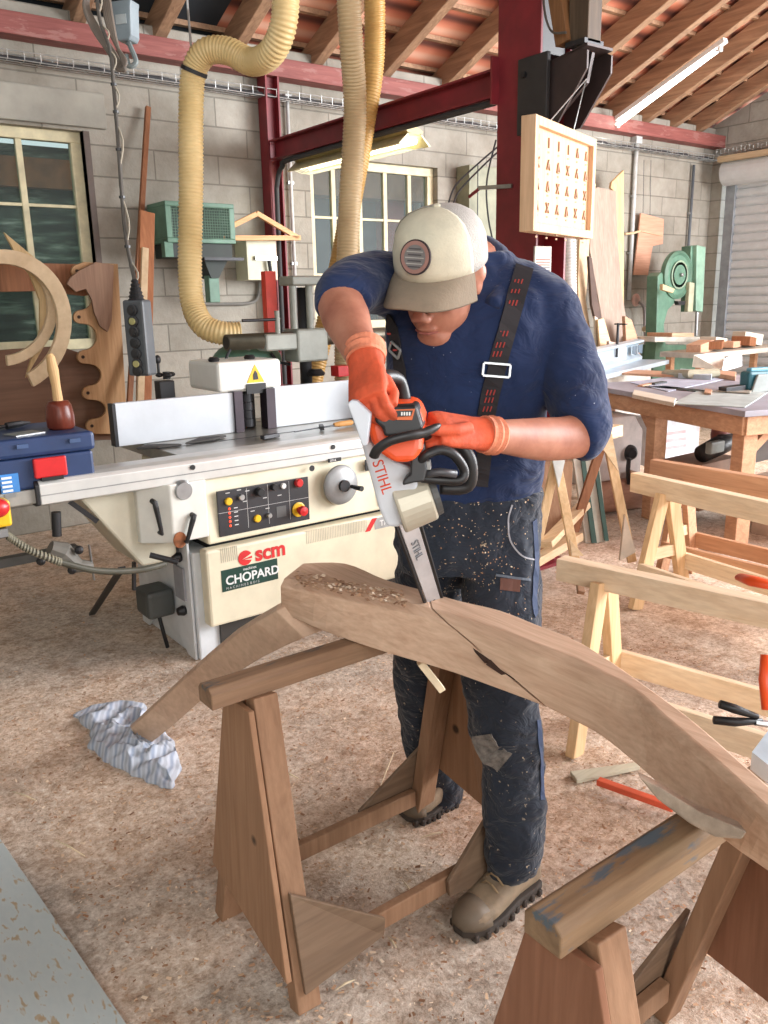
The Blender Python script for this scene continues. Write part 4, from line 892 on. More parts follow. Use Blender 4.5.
# ================================================================ THE CURVED BOARD BEING SAWN
M_beech = wood('pinkish_beech', (192, 156, 130), (222, 192, 166), 'Y', 1.7)
st = [((281, 612), (280, 584), (303, 563)), ((325, 632), (330, 594), (345, 563)), ((380, 651), (390, 606), (385, 579)), ((420, 663), (424, 613), (424, 590)), ((456, 674), (458, 622), (458, 600)), ((500, 690), (498, 636), (500, 610)), ((542, 706), (536, 651), (536, 624)),
      ((575, 722), (568, 662), (572, 638)), ((602, 737), (597, 676), (602, 655)), ((640, 768), (632, 694), (644, 684)), ((669, 794), (662, 722), (680, 710)), ((700, 820), (694, 750), (712, 736)), ((731, 846), (728, 780), (744, 764)), ((768, 872), (768, 818), (784, 798)), ((800, 896), (806, 846), (824, 828))]
secs = []
for A, B, Cc in st:
    a = onz(*A, .755); b_ = onz(*B, .852); c_ = onz(*Cc, .862); d_ = V((c_.x, c_.y, .757))
    b2 = b_ + (c_ - b_) * .18
    secs.append([a, a + (b_ - a) * .5, b_ - (b_ - a) * .08, b2 + V((0, 0, .006)), c_, d_])
wk = thing('curved_beam', 'long pinkish curved wooden beam being sawn, resting across both brown trestles', 'wooden beam', secs[4][0])
cols_ = [smoothpath([s_[i] for s_ in secs], 4) for i in range(6)]; secs = [list(t_) for t_ in zip(*cols_)]
wp = MB().loft(secs).build('timber', M_beech, wk, bevel=.004)
# the kerf left by the chain, cut right through the wood
ka = onz(434, 608, .87); kb = onz(500, 672, .79); kc = onz(552, 712, .73)
vd = ray(490, 650).normalized()
kf = MB()
pts_k = [(428, 598), (440, 618), (462, 640), (482, 663), (510, 682), (545, 704), (556, 712)]
wdt = [2.2, 2.0, 2.2, 3.6, 3.4, 2.2, 1.6]
ringf = []; sol = []
for (x, y), w_ in zip(pts_k, wdt):
    z_ = .862 - .11 * max(0, min(1, (x - 428) / 122))
    c_ = onz(x, y, z_); nrm = V((.35, .25, .9)).normalized(); dir_ = V((.85, .25, -.25)).normalized()
    hh = w_ * .0008
    sol.append([c_ - dir_ * .05 - Zu * hh, c_ - dir_ * .05 + Zu * hh, c_ + dir_ * .035 + Zu * hh, c_ + dir_ * .035 - Zu * hh])
kf.loft(sol); ko = kf.build('kerf_cutter', M_beech, wk)
# bake the cut into the timber
bpy.context.view_layer.update()
md = wp.modifiers.new('kerf', 'BOOLEAN'); md.operation = 'DIFFERENCE'; md.object = ko; md.solver = 'EXACT'
dg = bpy.context.evaluated_depsgraph_get(); nm_ = bpy.data.meshes.new_from_object(wp.evaluated_get(dg)); wp.modifiers.clear(); wp.data = nm_; nm_.name = 'timber'
bpy.data.objects.remove(ko)
# dark bars laid inside the kerf, painting in its inner shade
q = MB()
for (x, y), (x2, y2), w_ in zip(pts_k[1:-1], pts_k[2:], wdt[1:]):
    z_ = .857 - .11 * max(0, min(1, (x - 428) / 122)); z2 = .857 - .11 * max(0, min(1, (x2 - 428) / 122))
    a = onz(x, y, z_) + V((.028, .008, -.008)); b_ = onz(x2, y2, z2) + V((.028, .008, -.008)); q.bar(a, b_, .02, .0020 * w_, Zu)
q.build('kerf_shade', mat('kerf_shade_colour', (58, 38, 30), .9), wk)
# chips on the left top end
q = MB()
for i in range(260):
    u_ = random.random(); k_ = random.random(); x = 296 + u_ * 110; y0_ = 572 + u_ * 22
    c_ = onz(x, y0_ + 14 * k_, .862) ; a = random.uniform(0, PI); l = random.uniform(.003, .007); d = V((math.cos(a), math.sin(a), random.uniform(-.2, .4))) * l; s_ = V((-d.y, d.x, 0)) * .6
    c_.z += random.uniform(.001, .008)
    q.face([q.bm.verts.new(c_ + d * p + s_ * r_) for p, r_ in ((-1, -1), (1, -1), (1, 1), (-1, 1))])
q.build('saw_chips', M_flake, label='little heap of saw chips on the left end of the curved beam', cat='sawdust', kind='stuff')
# curved thinner board running down to the rag
upx = [(304, 598), (276, 611), (257, 622), (236, 635), (206, 660), (180, 683), (152, 709), (128, 731)]
lpx = [(330, 628), (304, 638), (284, 647), (262, 658), (230, 677), (202, 700), (174, 725), (150, 744)]
zs = [.76, .74, .69, .61, .47, .31, .15, .05]
sec = []
for (u_, l_), z_ in zip(zip(upx, lpx), zs):
    t_ = 0
    a = onz(*l_, z_ - .02 if z_ > .1 else .02); tt = (a - CO).dot(fw) + .03; a = at(*l_, tt)
    b_ = at(*u_, tt + .02); n_ = V((.62, .75, .2)).normalized() * .035
    sec.append([a, b_, b_ + n_, a + n_])
MB().loft(sec).build('curved_offcut', wood('pinkish_offcut', (194, 162, 138), (216, 186, 160), 'D'), label='thin curved pinkish board sloping from the trestle down to the crumpled rag', cat='board', bevel=.003)
for pts, z_, nme, lb in (([(418, 666), (424, 662), (446, 690), (440, 694)], .66, 'hanging_splinter', 'pale torn splinter hanging below the middle of the curved beam'),):
    q = MB(); q.prism([at(x, y, 1.9) for x, y in pts], (.01, .02, .0)); q.build(nme, mat('pale_splinter', (230, 212, 180), .7), label=lb, cat='splinter', bevel=.002)
q = MB(); q.prism([at(x, y, 1.16 + (700 - x) * .0012 + .05) for x, y in [(640, 778), (664, 790), (700, 812), (748, 832), (742, 840), (716, 838), (690, 824), (658, 800)]], (.03, .03, -.012)); q.build('grey_batten', mat('pale_grey_foam', (176, 158, 140), .8, 0, .2, 20), label='pale dusty strip tucked beneath the right part of the curved beam', cat='strip', bevel=.003)
tk = thing('pale_tray', 'flat pale blue board edge lying just behind the right end of the curved beam', 'board', onz(750, 750, .75)); q = MB(); q.prism([onz(x, y, .86) for x, y in [(752, 752), (800, 790), (815, 760), (770, 728)]], (0, 0, -.03)); q.build('panel', mat('pale_blue_board', (190, 204, 214), .5), tk)

# rag
RAGP = [(182, 768), (172, 788), (150, 783), (128, 772), (106, 762), (90, 748), (88, 730), (75, 716), (92, 706), (120, 702), (146, 706), (152, 722), (166, 735), (179, 752)]
def cloth(name, outline, cx_, cy_, m_, label, hmax=.045):
    bm_l = MB(); NR, NA = 26, 96; rows = []
    for i in range(NR + 1):
        r_ = i / NR; row = []
        for j in range(NA):
            a = 2 * PI * j / NA
            # radius of outline at that angle
            k = a / (2 * PI) * len(outline); k0 = int(k) % len(outline); k1 = (k0 + 1) % len(outline); f_ = k - int(k)
            R_ = outline[k0] * (1 - f_) + outline[k1] * f_
            x = cx_ + (R_.x - cx_) * r_; y = cy_ + (R_.y - cy_) * r_
            p = V((x * 9, y * 9, 3.1)); n1 = noise.noise(p); n2 = noise.noise(p * 2.3 + V((n1 * 3, 0, 5)))
            ridge = (1 - abs(n1) * 2.2); rid2 = (1 - abs(n2) * 2.4)
            z = .008 + hmax * max(0, ridge * .75 + rid2 * .4) * (1 - r_ ** 4) ** .6
            row.append(bm_l.bm.verts.new((x + .02 * n2 * (r_), y + .02 * n1 * r_, z)))
        rows.append(row)
    for i in range(NR):
        for j in range(NA):
            bm_l.face((rows[i][j], rows[i][(j + 1) % NA], rows[i + 1][(j + 1) % NA], rows[i + 1][j]))
    base_row = [bm_l.bm.verts.new((v_.co.x, v_.co.y, .001)) for v_ in rows[-1]]
    for j in range(NA): bm_l.face((rows[-1][j], rows[-1][(j + 1) % NA], base_row[(j + 1) % NA], base_row[j]))
    bmesh.ops.remove_doubles(bm_l.bm, verts=bm_l.bm.verts, dist=.00001)
    return bm_l.build(name, m_, smooth=True, sub=1, label=label, cat='rag')
m_, nt, b = newmat('striped_cloth'); v = mapping(nt, (1, 1, 1), (0, 0, .6)); wv = nt.nodes.new('ShaderNodeTexWave'); wv.inputs['Scale'].default_value = 9; wv.inputs['Distortion'].default_value = 3; nt.links.new(v, wv.inputs['Vector'])
nt.links.new(ramp(nt, wv.outputs['Fac'], [(.05, (150, 160, 178)), (.3, (184, 192, 204)), (.7, (190, 196, 206)), (.9, (172, 178, 188))]), b.inputs['Base Color']); b.inputs['Roughness'].default_value = .9
c_ = onz(130, 748, 0)
cloth('crumpled_rag', [onz(x_, y_, .004) for x_, y_ in RAGP], c_.x + .02, c_.y - .02, m_, 'crumpled white and blue cloth on the floor at the foot of the curved board', .05)

# sheet at bottom left
m_, nt, b = newmat('pale_sheet'); v = mapping(nt, (1.6, .6, 1), (0, 0, .5)); n_ = nz(nt, v, 42, 2, .5, .3)
nt.links.new(ramp(nt, n_, [(.0, (176, 188, 190)), (.6, (186, 196, 196)), (.655, (176, 164, 142)), (.8, (168, 144, 112))]), b.inputs['Base Color']); b.inputs['Roughness'].default_value = .5
q = MB(); p0 = onz(-4, 832, .03); p1 = onz(128, 1026, .03); dd = (p1 - p0).normalized()
q.prism([p0 - dd * .0, p1 + dd * .5, p1 + dd * .5 + V((-1.2, .0, 0)), p0 + V((-1.2, .0, 0))], (0, 0, -.028)); q.build('pale_sheet', m_, label='pale grey sheet flecked with sawdust on the floor at bottom left', cat='sheet', bevel=.002)

# ================================================================ PALE TRESTLES ON THE RIGHT
def pale_horse(label, p, q_, zt, h=.075, w_=.06, fs=.22, low=.10, over=.12, m_=None, name='sawhorse', grp=None, legw=.075, mb=None):
    p = V((p[0], p[1], 0)); q_ = V((q_[0], q_[1], 0)); e = (q_ - p).normalized(); s = V((-e.y, e.x, 0)); m_ = m_ or M_pine
    t = thing(name, label, 'sawhorse', (p + q_) / 2, grp)
    MB().bar(p + Zu * (zt - h / 2), q_ + Zu * (zt - h / 2), w_, h).build('beam', mb or M_pineY, t, bevel=.003)
    for c_ in (p + e * over, q_ - e * over):
        for sg in (-1, 1):
            MB().bar(c_ + s * sg * fs, c_ + s * sg * .03 + Zu * (zt - h - .0 + .03), legw, .035, e).build('leg', mb or M_pineZ, t, bevel=.003)
        MB().bar(c_ - s * fs * .55 + Zu * (zt * .42), c_ + s * fs * .55 + Zu * (zt * .42), .02, .06).build('spreader', M_pine, t, bevel=.002)
    for sg in (-1, 1):
        MB().bar(p + e * over + s * sg * fs * .9 + Zu * low, q_ - e * over + s * sg * fs * .9 + Zu * low, .03, .085).build('stretcher', mb or M_pineY, t, bevel=.003)
    return t
pale_horse('nearest pale pine trestle at right, its beam running off the picture above the curved board', (2.19, 1.87), (2.43, .65), .65, h=.08, over=.17, fs=.16, low=.25)
pale_horse('second pale pine trestle at right, in front of the workbench', (3.59, 2.59), (3.42, 1.2), .65, h=.10, over=.22, fs=.18, low=.2)
pale_horse('farther trestle at right with a brownish beam, right behind the second pine one', (3.96, 2.74), (3.95, 1.5), .65, h=.11, over=.2, fs=.16, low=.2, m_=M_bench, mb=M_bench)
# trestle with white corner plates behind the worker
MB().prism([at(x, y, 4.3) for x, y in [(538, 462), (573, 462), (571, 512), (566, 548), (538, 556)]], (.03, .04, 0)).build('brown_offcut_sheet', wood('brown_sheet_offcut', (150, 112, 86), (186, 146, 116), 'Z'), label='pinkish brown sheet standing upright behind the worker, before the red column foot', cat='sheet', bevel=.003)
t = thing('sawhorse', 'slim pale trestle with triangular white corner plates behind the worker\'s elbow', 'sawhorse', (3.5, 2.9, 0))
def B2(p_, q_, w_, th, nme='leg', m_=None): MB().bar(p_, q_, w_, th, V((.6, .8, 0))).build(nme, m_ or M_pineZ, t, bevel=.002)
ap = at(612, 432, 4.3); ap2 = at(556, 452, 3.95)
B2(at(548, 449, 3.95) , at(618, 430, 4.35), .06, .06, 'beam', M_pine)
f1 = onz(634, 556, 0); f2 = onz(571, 545, 0)
B2(at(608, 444, 4.3), at(632, 562, 4.3), .045, .03); B2(at(600, 450, 4.3), at(571, 540, 4.3), .045, .03, m_=M_brownb)
B2(at(556, 460, 3.95), at(575, 560, 3.75), .04, .03); B2(at(556, 460, 3.95), at(537, 545, 3.95), .04, .03)
MB().prism([at(x, y, 4.22) for x, y in [(599, 443), (612, 434), (619, 472)]], V((.015, .02, 0))).build('corner_plate', M_pine, t)
MB().prism([at(x, y, 4.2) for x, y in [(625, 515), (636, 552), (620, 561)]], V((.015, .02, 0))).build('corner_plate', mat('plate_pale', (206, 190, 172), .7), t)
MB().prism([at(x, y, 3.85) for x, y in [(551, 452), (567, 452), (559, 488)]], V((.015, .02, 0))).build('corner_plate', mat('plate_white', (214, 216, 212), .7), t)
MB().prism([at(x, y, 3.7) for x, y in [(570, 540), (584, 556), (572, 556)]], V((.015, .02, 0))).build('corner_plate', M_pine, t)
B2(at(534, 562, 3.9), at(578, 536, 4.2), .04, .06, 'stretcher', M_pine); B2(at(545, 545, 3.9), at(584, 505, 4.4), .03, .07, 'brace', M_pine)
B2(at(578, 568, 3.5), at(581, 593, 3.4), .03, .02, 'leg', M_oldleg)
# striped boards leaning
for k, (x0, x1, c_) in enumerate((((574, 600), 0, 0), ((588, 610), 0, 0))[:1]): pass
tgb = (onz(600, 543, 0) - CO).dot(fw)
gb = thing('green_striped_boards', 'pale boards with dark green edge stripes standing behind the worker at right', 'boards', onz(600, 542, 0))
for (a, b_, c_, d_), m_ in ((((572, 450), (580, 450), (592, 543), (586, 543)), mat('stripe_white', (204, 204, 190), .6)), (((580, 450), (584, 450), (597, 543), (592, 543)), mat('stripe_green', (58, 92, 84), .5)), (((584, 450), (598, 452), (608, 541), (597, 543)), MC['stripe_white']), (((592, 450), (596, 450), (609, 541), (605, 541)), MC['stripe_green'])):
    MB().prism([at(x, y, tgb - (0.02 if m_ is MC['stripe_green'] else 0)) for x, y in (a, b_, c_, d_)], (.02, .03, 0)).build('board' if m_ is MC['stripe_white'] else 'edge_stripe', m_, gb)
# offcuts on the floor near the nearest trestle
q = MB(); q.prism([onz(x, y, .02) for x, y in [(570, 771), (636, 762), (640, 766), (577, 780)]], (0, 0, -.015)); q.build('pale_wedge', wood('grey_wedge', (186, 182, 160), (210, 206, 188), 'X'), label='flat pale wedge of wood on the floor below the curved beam', cat='offcut', bevel=.002)
MB().bar(onz(598, 781, .03), onz(674, 808, .03), .028, .02).build('orange_bar', mat('orange_red_paint', (216, 92, 62), .5), label='orange red clamp bar lying on the floor beside the pale wedge', cat='bar', bevel=.003)
cp_ = thing('orange_clamp', 'bright orange clamp handle lying on the beam of the nearest pine trestle', 'clamp', onz(758, 580, .75))
MB().tube([onz(740, 577, .765), onz(752, 581, .77), onz(785, 588, .77)], [.018, .024, .02], 12, sq=.6).build('handle', M_orange, cp_, smooth=True)
c2 = thing('spring_clamp', 'black handled pliers clamp with orange tips leaning at the right picture edge', 'clamp', at(755, 715, 1.9))
for pts in (((720, 704), (735, 709), (758, 717)), ((714, 720), (735, 722), (762, 721))): MB().tube([at(*pts[0], 1.75), at(*pts[1], 1.75), at(*pts[2], 1.75)], [.009, .010, .006], 10).build('handle', M_black, c2, smooth=True)
MB().tube([at(755, 722, 1.75), at(768, 724, 1.75), at(780, 725, 1.75)], .008, 8).build('jaw', M_steel, c2)
MB().tube([at(766, 655, 1.78), at(765, 680, 1.77), at(766, 710, 1.76)], [.011, .013, .009], 10).build('orange_grip', M_orange, c2, smooth=True)

# ================================================================ WORKBENCH
wbk = thing('workbench', 'big wooden workbench with thick apron at the right, its top strewn with boards', 'workbench', (5.3, 3.1, 0))
e1 = V((.337, .942, 0)).normalized(); e2 = V((.942, -.337, 0)).normalized(); OB = V((4.51, 2.53, 0))
def bp_(a, b_, z): return OB + e1 * a + e2 * b_ + Zu * z
M_bench = wood('bench_wood', (172, 128, 98), (210, 168, 134), 'Y')
MB().prism([bp_(0, 0, .85), bp_(1.78, 0, .85), bp_(1.78, 1.6, .85), bp_(0, 1.6, .85)], (0, 0, .035)).build('top', mat('worn_bench_top', (150, 148, 158), .5, 0, .15, 3), wbk, bevel=.003)
for a0, b0, a1, b1 in ((.05, .05, 1.73, .05), (.05, .05, .05, 1.55)): MB().bar(bp_(a0, b0, .79), bp_(a1, b1, .79), .035, .11).build('apron', M_bench, wbk, bevel=.003)
for a, b_ in ((.12, .12), (.98, .12), (1.62, .12), (.12, 1.45), (1.62, 1.45)):
    MB().bar(bp_(a, b_, 0), bp_(a, b_, .84), .10, .10, e1).build('leg', M_bench, wbk, bevel=.004)
for a, b_, da, db in ((.12, .12, .0, .22), (.98, .12, .2, 0)): MB().bar(bp_(a, b_, .60), bp_(a + da, b_ + db, .80), .05, .07, e1).build('brace', M_bench, wbk, bevel=.003)
MB().bar(bp_(.12, .12, .25), bp_(1.62, .12, .25), .04, .08).build('rail', M_bench, wbk, bevel=.003)
# clutter on the bench
def on_bench(px_, py_, dz=0): return onz(px_, py_, .885 + dz)
def slab(name, pts, th, m_, label, cat, z=0): q = MB(); q.prism([on_bench(x, y, z) for x, y in pts], (0, 0, th)); return q.build(name, m_, label=label, cat=cat, bevel=.003)
M_bw = wood('bench_board', (196, 188, 170), (220, 212, 198), 'Y'); M_bo = wood('warm_offcut', (184, 140, 112), (210, 170, 142), 'X')
slab('grey_board', [(634, 393), (676, 402), (674, 407), (632, 398)], .025, M_bw, 'stubby pale board at the left front edge of the bench top', 'board')
slab('thin_sheet', [(672, 404), (700, 390), (768, 393), (745, 408)], .006, mat('panel_greyblue', (168, 178, 176), .5), 'thin grey green panel across the front corner of the bench', 'panel')
slab('white_sheet', [(630, 383), (690, 374), (724, 380), (668, 392)], .006, mat('panel_lilac', (176, 182, 200), .5), 'thin lilac white panel in the middle of the bench top', 'panel')
slab('long_orange_stick', [(623, 371), (680, 374), (676, 378), (622, 375)], .018, M_bo, 'orange brown stick lying across the back of the bench', 'stick')
slab('metal_case', [(680, 374), (713, 376), (711, 381), (678, 379)], .045, mat('case_grey', (182, 190, 196), .5), 'flat light grey case lying at mid bench', 'case')
slab('wood_block', [(719, 374), (736, 376), (735, 381), (718, 378)], .035, M_bo, 'small tan wood block right of the grey case', 'block')
slab('ruler', [(640, 384), (708, 391), (706, 393), (640, 387)], .006, M_dsteel, 'dark steel rule beneath the boards on the bench', 'ruler')
slab('small_file', [(720, 389), (752, 391), (750, 394), (718, 392)], .008, mat('file_grey', (150, 144, 132), .5), 'grey flat bar beside the power tool on the bench', 'bar', .008)
slab('red_chisel_handle', [(705, 390), (712, 391), (711, 395), (704, 394)], .012, M_bo, 'short brown handle lying by the grey bar', 'handle', .008)
sp_ = thing('setting_square', 'small steel square with orange stock lying on the left of the bench', 'square', on_bench(650, 384)); MB().bar(on_bench(640, 386, .008), on_bench(655, 383, .008), .04, .012).build('stock', M_bo, sp_); MB().bar(on_bench(652, 384, .01), on_bench(664, 382, .01), .05, .014).build('blade', M_black, sp_)
pt = thing('power_plane', 'teal and grey power tool standing at the right edge of the bench', 'power tool', on_bench(755, 392))
c_ = on_bench(756, 391); MB().loft([[c_ + e2 * a + e1 * b_ + Zu * z for a, b_ in ((-.11, -.05), (.16, -.05), (.16, .05), (-.11, .05))] for z in (.01, .07, .14)]).build('body', mat('tool_teal', (36, 92, 104), .45), pt, bevel=.02)
MB().loft([[c_ + e2 * a - e1 * d_ + Zu * z for a, z in ((-.10, .0), (.12, .0), (.02, .12), (-.06, .12))] for d_ in (.055, .075)]).build('guard', mat('tool_grey', (136, 142, 138), .5), pt, bevel=.006)
MB().bar(c_ + Zu * .145 - e2 * .08, c_ + Zu * .145 + e2 * .15, .05, .03).build('handle', mat('tool_cyan', (90, 150, 170), .4), pt, bevel=.01)
MB().bar(c_ - e2 * .28 + Zu * .02, c_ - e2 * .12 + Zu * .03, .08, .04).build('fence', M_dsteel, pt, bevel=.004)
# pale saw table with a big aluminium fence profile behind the bench
ps = thing('panel_saw', 'pale blue panel saw with a tall aluminium fence profile behind the bench', 'saw', (6.2, 5.0, 0))
pa = V((5.15, 4.32, 0)); pb = V((7.05, 5.12, 0)); ee = (pb - pa).normalized(); es_ = V((-ee.y, ee.x, 0))
M_al = mat('pale_aluminium', (186, 200, 210), .35, .3, .06)
MB().loft([[P_ + es_ * a + Zu * z for a, z in ((-.04, .92), (.10, .92), (.10, 1.10), (.02, 1.12), (-.05, 1.11), (-.05, 1.09), (.0, 1.07), (.0, .98), (-.04, .95))] for P_ in (pa, pb)]).build('fence_profile', M_al, ps, bevel=.003)
MB().prism([pa - es_ * .12 + Zu * .88, pb - es_ * .3 + Zu * .88, pb + es_ * .11 + Zu * .88, pa + es_ * .11 + Zu * .88], (0, 0, .04)).build('table', M_al, ps, bevel=.004)
MB().prism([pa - es_ * .05 + ee * .3, pb - es_ * .2 - ee * .3, pb + es_ * .09 - ee * .3, pa + es_ * .09 + ee * .3], (0, 0, .88)).build('cabinet', mat('saw_cabinet', (196, 192, 184), .5), ps, bevel=.006)
MB().cyl(pb - es_ * .02 - ee * .9 + Zu * 1.0, pb - es_ * .02 - ee * .9 + Zu * 1.30, .012).build('clamp_post', M_dsteel, ps); MB().bar(pb - es_ * .1 - ee * .92 + Zu * 1.29, pb + es_ * .02 - ee * .85 + Zu * 1.29, .02, .012).build('clamp_arm', M_dsteel, ps)
for k, (a, b_) in enumerate(((.06, .16), (.30, .14))): MB().prism([pb - es_ * .052 - ee * a + Zu * .98, pb - es_ * .052 - ee * (a + b_) + Zu * 1.0, pb - es_ * .052 - ee * (a + b_) + Zu * 1.07, pb - es_ * .052 - ee * a + Zu * 1.07], es_ * .006).build('cut_out', mat('blue_dark_steel', (96, 110, 122), .5), ps)
# things beneath and behind the bench
q = MB(); q.prism([onY(x, y, 3.9) for x, y in [(648, 418), (700, 424), (698, 462), (650, 468)]], (.1, .3, 0)); bx = q.build('printed_box', mat('carton_white', (206, 208, 214), .6), label='white printed carton standing beneath the bench', cat='box', bevel=.004)
bxr = thing('carton_print', None, None, (0, 0, 0)); bpy.data.objects.remove(bxr)
org_ = BASE[bx.name]
for k in range(3):
    q = MB(); q.prism([onY(x, y, 3.895) for x, y in [(655 + k, 434 + 7 * k), (686, 430 + 7 * k), (686, 433 + 7 * k), (655 + k, 437 + 7 * k)]], (0, .002, 0)); q.build('red_print', mat('print_pink', (204, 168, 170), .6), bx)
vc = thing('grey_vacuum', 'pinkish grey shop vacuum with a black coupling beside the white carton', 'vacuum', onz(615, 480, 0))
q = MB(); q.prism([onY(x, y, 3.7) for x, y in [(598, 418), (635, 415), (643, 430), (640, 478), (600, 482)]], (.1, .3, 0)); q.build('body', mat('pink_grey_plastic', (186, 172, 166), .5), vc, bevel=.01)
MB().lathe([(0, 0), (.05, 0), (.06, .03), (.045, .07), (.03, .09), (0, .09)], onY(628, 452, 3.72), (-.5, -.85, 0)).build('coupling', M_black, vc); MB().tube([onY(629, 458, 3.6), onY(628, 470, 3.6), onY(629, 484, 3.6)], .016, 8).build('lead', M_black, vc)
MB().tube([onz(592, 498, .12), onz(640, 492, .12)], .12, 20).build('wood_log', wood('log_pink', (164, 122, 102), (192, 150, 128), 'X'), label='thick pinkish timber log on the floor under the left of the bench', cat='log', rings_smooth=True)
mo = thing('bench_motor', 'grey machine with dark base standing on boards beneath the bench corner', 'machine', onz(720, 470, .4)); MB().tube([onY(702, 454, 3.1), onY(722, 444, 3.1), onY(735, 440, 3.1)], [.06, .07, .05], 16).build('barrel', M_black, mo, smooth=True); MB().ell(onY(720, 434, 3.15), (.07, .06, .09)).build('cap', mat('dull_red', (150, 92, 84), .6), mo, smooth=True); MB().box(onY(715, 447, 3.05), (.16, .05, .08)).build('housing', mat('tool_grey', (136, 142, 138), .5), mo, bevel=.01)
MB().bb(tuple(onY(704, 462, 3.1) + V((-.1, -.05, -.32))), tuple(onY(704, 462, 3.1) + V((.35, .25, -.0)))).build('stand', mat('brown_crate', (132, 100, 80), .7), mo)
al = thing('aluminium_rails', 'pale aluminium rails stacked under the right end of the bench', 'rails', (5.4, 2.6, .5))
for k in range(3): MB().bar(onX(742, 462 - 7 * k, 5.2), onX(800, 448 - 7 * k, 5.2), .06, .05).build('rail', M_al, al, bevel=.004)
MB().bb((5.1, 2.2, 0), (6.0, 2.75, .40)).build('storage_box', mat('box_tan', (176, 148, 128), .7), label='tan low box under the right end of the bench carrying the aluminium rails', cat='box', bevel=.005)
# clutter table at the shutter
tb = thing('side_table', 'grey topped low table near the roller shutter heaped with offcuts', 'table', (8.3, 5.0, 0)); MB().bb((7.2, 4.5, .94), (8.9, 4.98, .99)).build('top', mat('grey_top', (170, 164, 152), .6), tb, bevel=.004)
for x, y in ((7.25, 4.55), (8.8, 4.55), (8.8, 4.88), (7.25, 4.88)): MB().bb((x, y, 0), (x + .06, y + .06, .94)).build('leg', M_bench, tb)
random.seed(3)
for k in range(7):
    x = 7.42 + k * .2; y = 4.64 + random.uniform(0, .18)
    lb = ['first from the left', 'second from the left', 'third from the left', 'middle one', 'fifth from the left', 'sixth from the left', 'last on the right'][k]
    MB().box((x, y, 1.03 + .02 * (k % 3)), (random.uniform(.2, .34), random.uniform(.12, .2), random.uniform(.06, .13)), Matrix.Rotation(random.uniform(-.5, .5), 3, 'Z') @ Matrix.Rotation(random.uniform(-.15, .15), 3, 'Y')).build('wood_offcut', (M_bo, M_brownb, M_bw)[k % 3], label='chunky wood offcut on the grey topped side table, ' + lb, cat='offcut', group='offcuts on the side table', bevel=.006)
q = MB(); q.prism([onz(x, y, z_) for x, y, z_ in [(692, 367, .92), (718, 370, .90), (728, 366, .92), (722, 354, 1.02), (694, 356, 1.02)]], (0, 0, .01)); q.build('open_catalogue', mat('paper_white', (226, 220, 208), .7), label='open white paper booklet propped at the back of the bench, the left one', cat='booklet')
q = MB(); q.prism([onz(x, y, z_) for x, y, z_ in [(722, 372, .90), (742, 366, .90), (742, 352, 1.0), (724, 360, 1.0)]], (0, 0, .01)); q.build('paper_sheet', mat('paper_blue_white', (214, 216, 220), .7), label='printed white sheet leaning right of the open booklet', cat='paper')
MB().tube([onz(665, 374, .90), onz(690, 374, .93), onz(718, 373, .93)], .035, 12).build('wrapped_roll', mat('olive_roll', (158, 152, 130), .7), label='long greyish roll lying behind the flat grey case', cat='roll')

# ================================================================ BANDSAW
bs_ = thing('bandsaw', 'old green bandsaw by the corner next to the roller shutter', 'bandsaw', (8.4, 5.5, 0))
YB = 5.45
def bx_(pts, th, nme, m_, Y=YB, bev=.008): return MB().prism([onY(x, y, Y) for x, y in pts], (0, th, 0)).build(nme, m_, bs_, bevel=bev)
c_ = onY(677, 275, YB); 
bx_([(658, 276), (662, 272), (672, 292), (676, 302), (668, 310), (664, 325), (666, 345), (662, 420), (648, 420), (656, 345)], .14, 'frame', M_green)
wl = MB().lathe([(0, 0), (.23, 0), (.25, .02), (.25, .07), (.22, .09), (.2, .07), (.12, .07), (.1, .09), (.02, .09), (0, .1)], c_ + V((0, .05, 0)), (0, -1, 0), 36).build('wheel_guard', M_green, bs_, rings_smooth=False)
MB().lathe([(.13, 0), (.14, .01), (.15, 0)], c_ + V((0, -.035, 0)), (0, -1, 0), 32).build('ring', mat('green_worn', (150, 172, 150), .5), wl); MB().ell(c_ + V((0, -.06, 0)), (.02, .02, .02)).build('hub', M_steel, wl)
bx_([(691, 246), (697, 245), (696, 310), (690, 312)], .12, 'blade_guard', M_green); bx_([(697, 245), (706, 247), (703, 312), (696, 311)], .10, 'column_cover', mat('light_green_cover', (134, 168, 148), .45), 5.4)
bx_([(690, 282), (695, 283), (693, 312), (688, 312)], .05, 'guide_strip', mat('guide_strip_cream', (176, 176, 150), .5), 5.38)
bx_([(663, 284), (675, 289), (673, 293), (663, 290)], .04, 'chip_brush', mat('brush_cream', (200, 180, 140), .6), 5.3, .004); bx_([(678, 301), (686, 301), (685, 305), (679, 305)], .05, 'guide_block', M_dsteel, 5.4, .003)
MB().cyl(onY(697, 312, 5.4), onY(696, 336, 5.4), .018).build('guide_post', M_steel, bs_)
bx_([(655, 337), (702, 337), (702, 342), (655, 342)], .4, 'saw_table', mat('saw_table_grey', (176, 170, 158), .5), 5.0, .004); bx_([(672, 333), (694, 333), (694, 337), (672, 337)], .3, 'table_board', M_bo, 5.1, .003)
MB().prism([onY(x, y, 5.45) for x, y in [(664, 345), (700, 345), (698, 420), (666, 420)]], (0, .3, 0)).build('pedestal', M_green, bs_, bevel=.01)
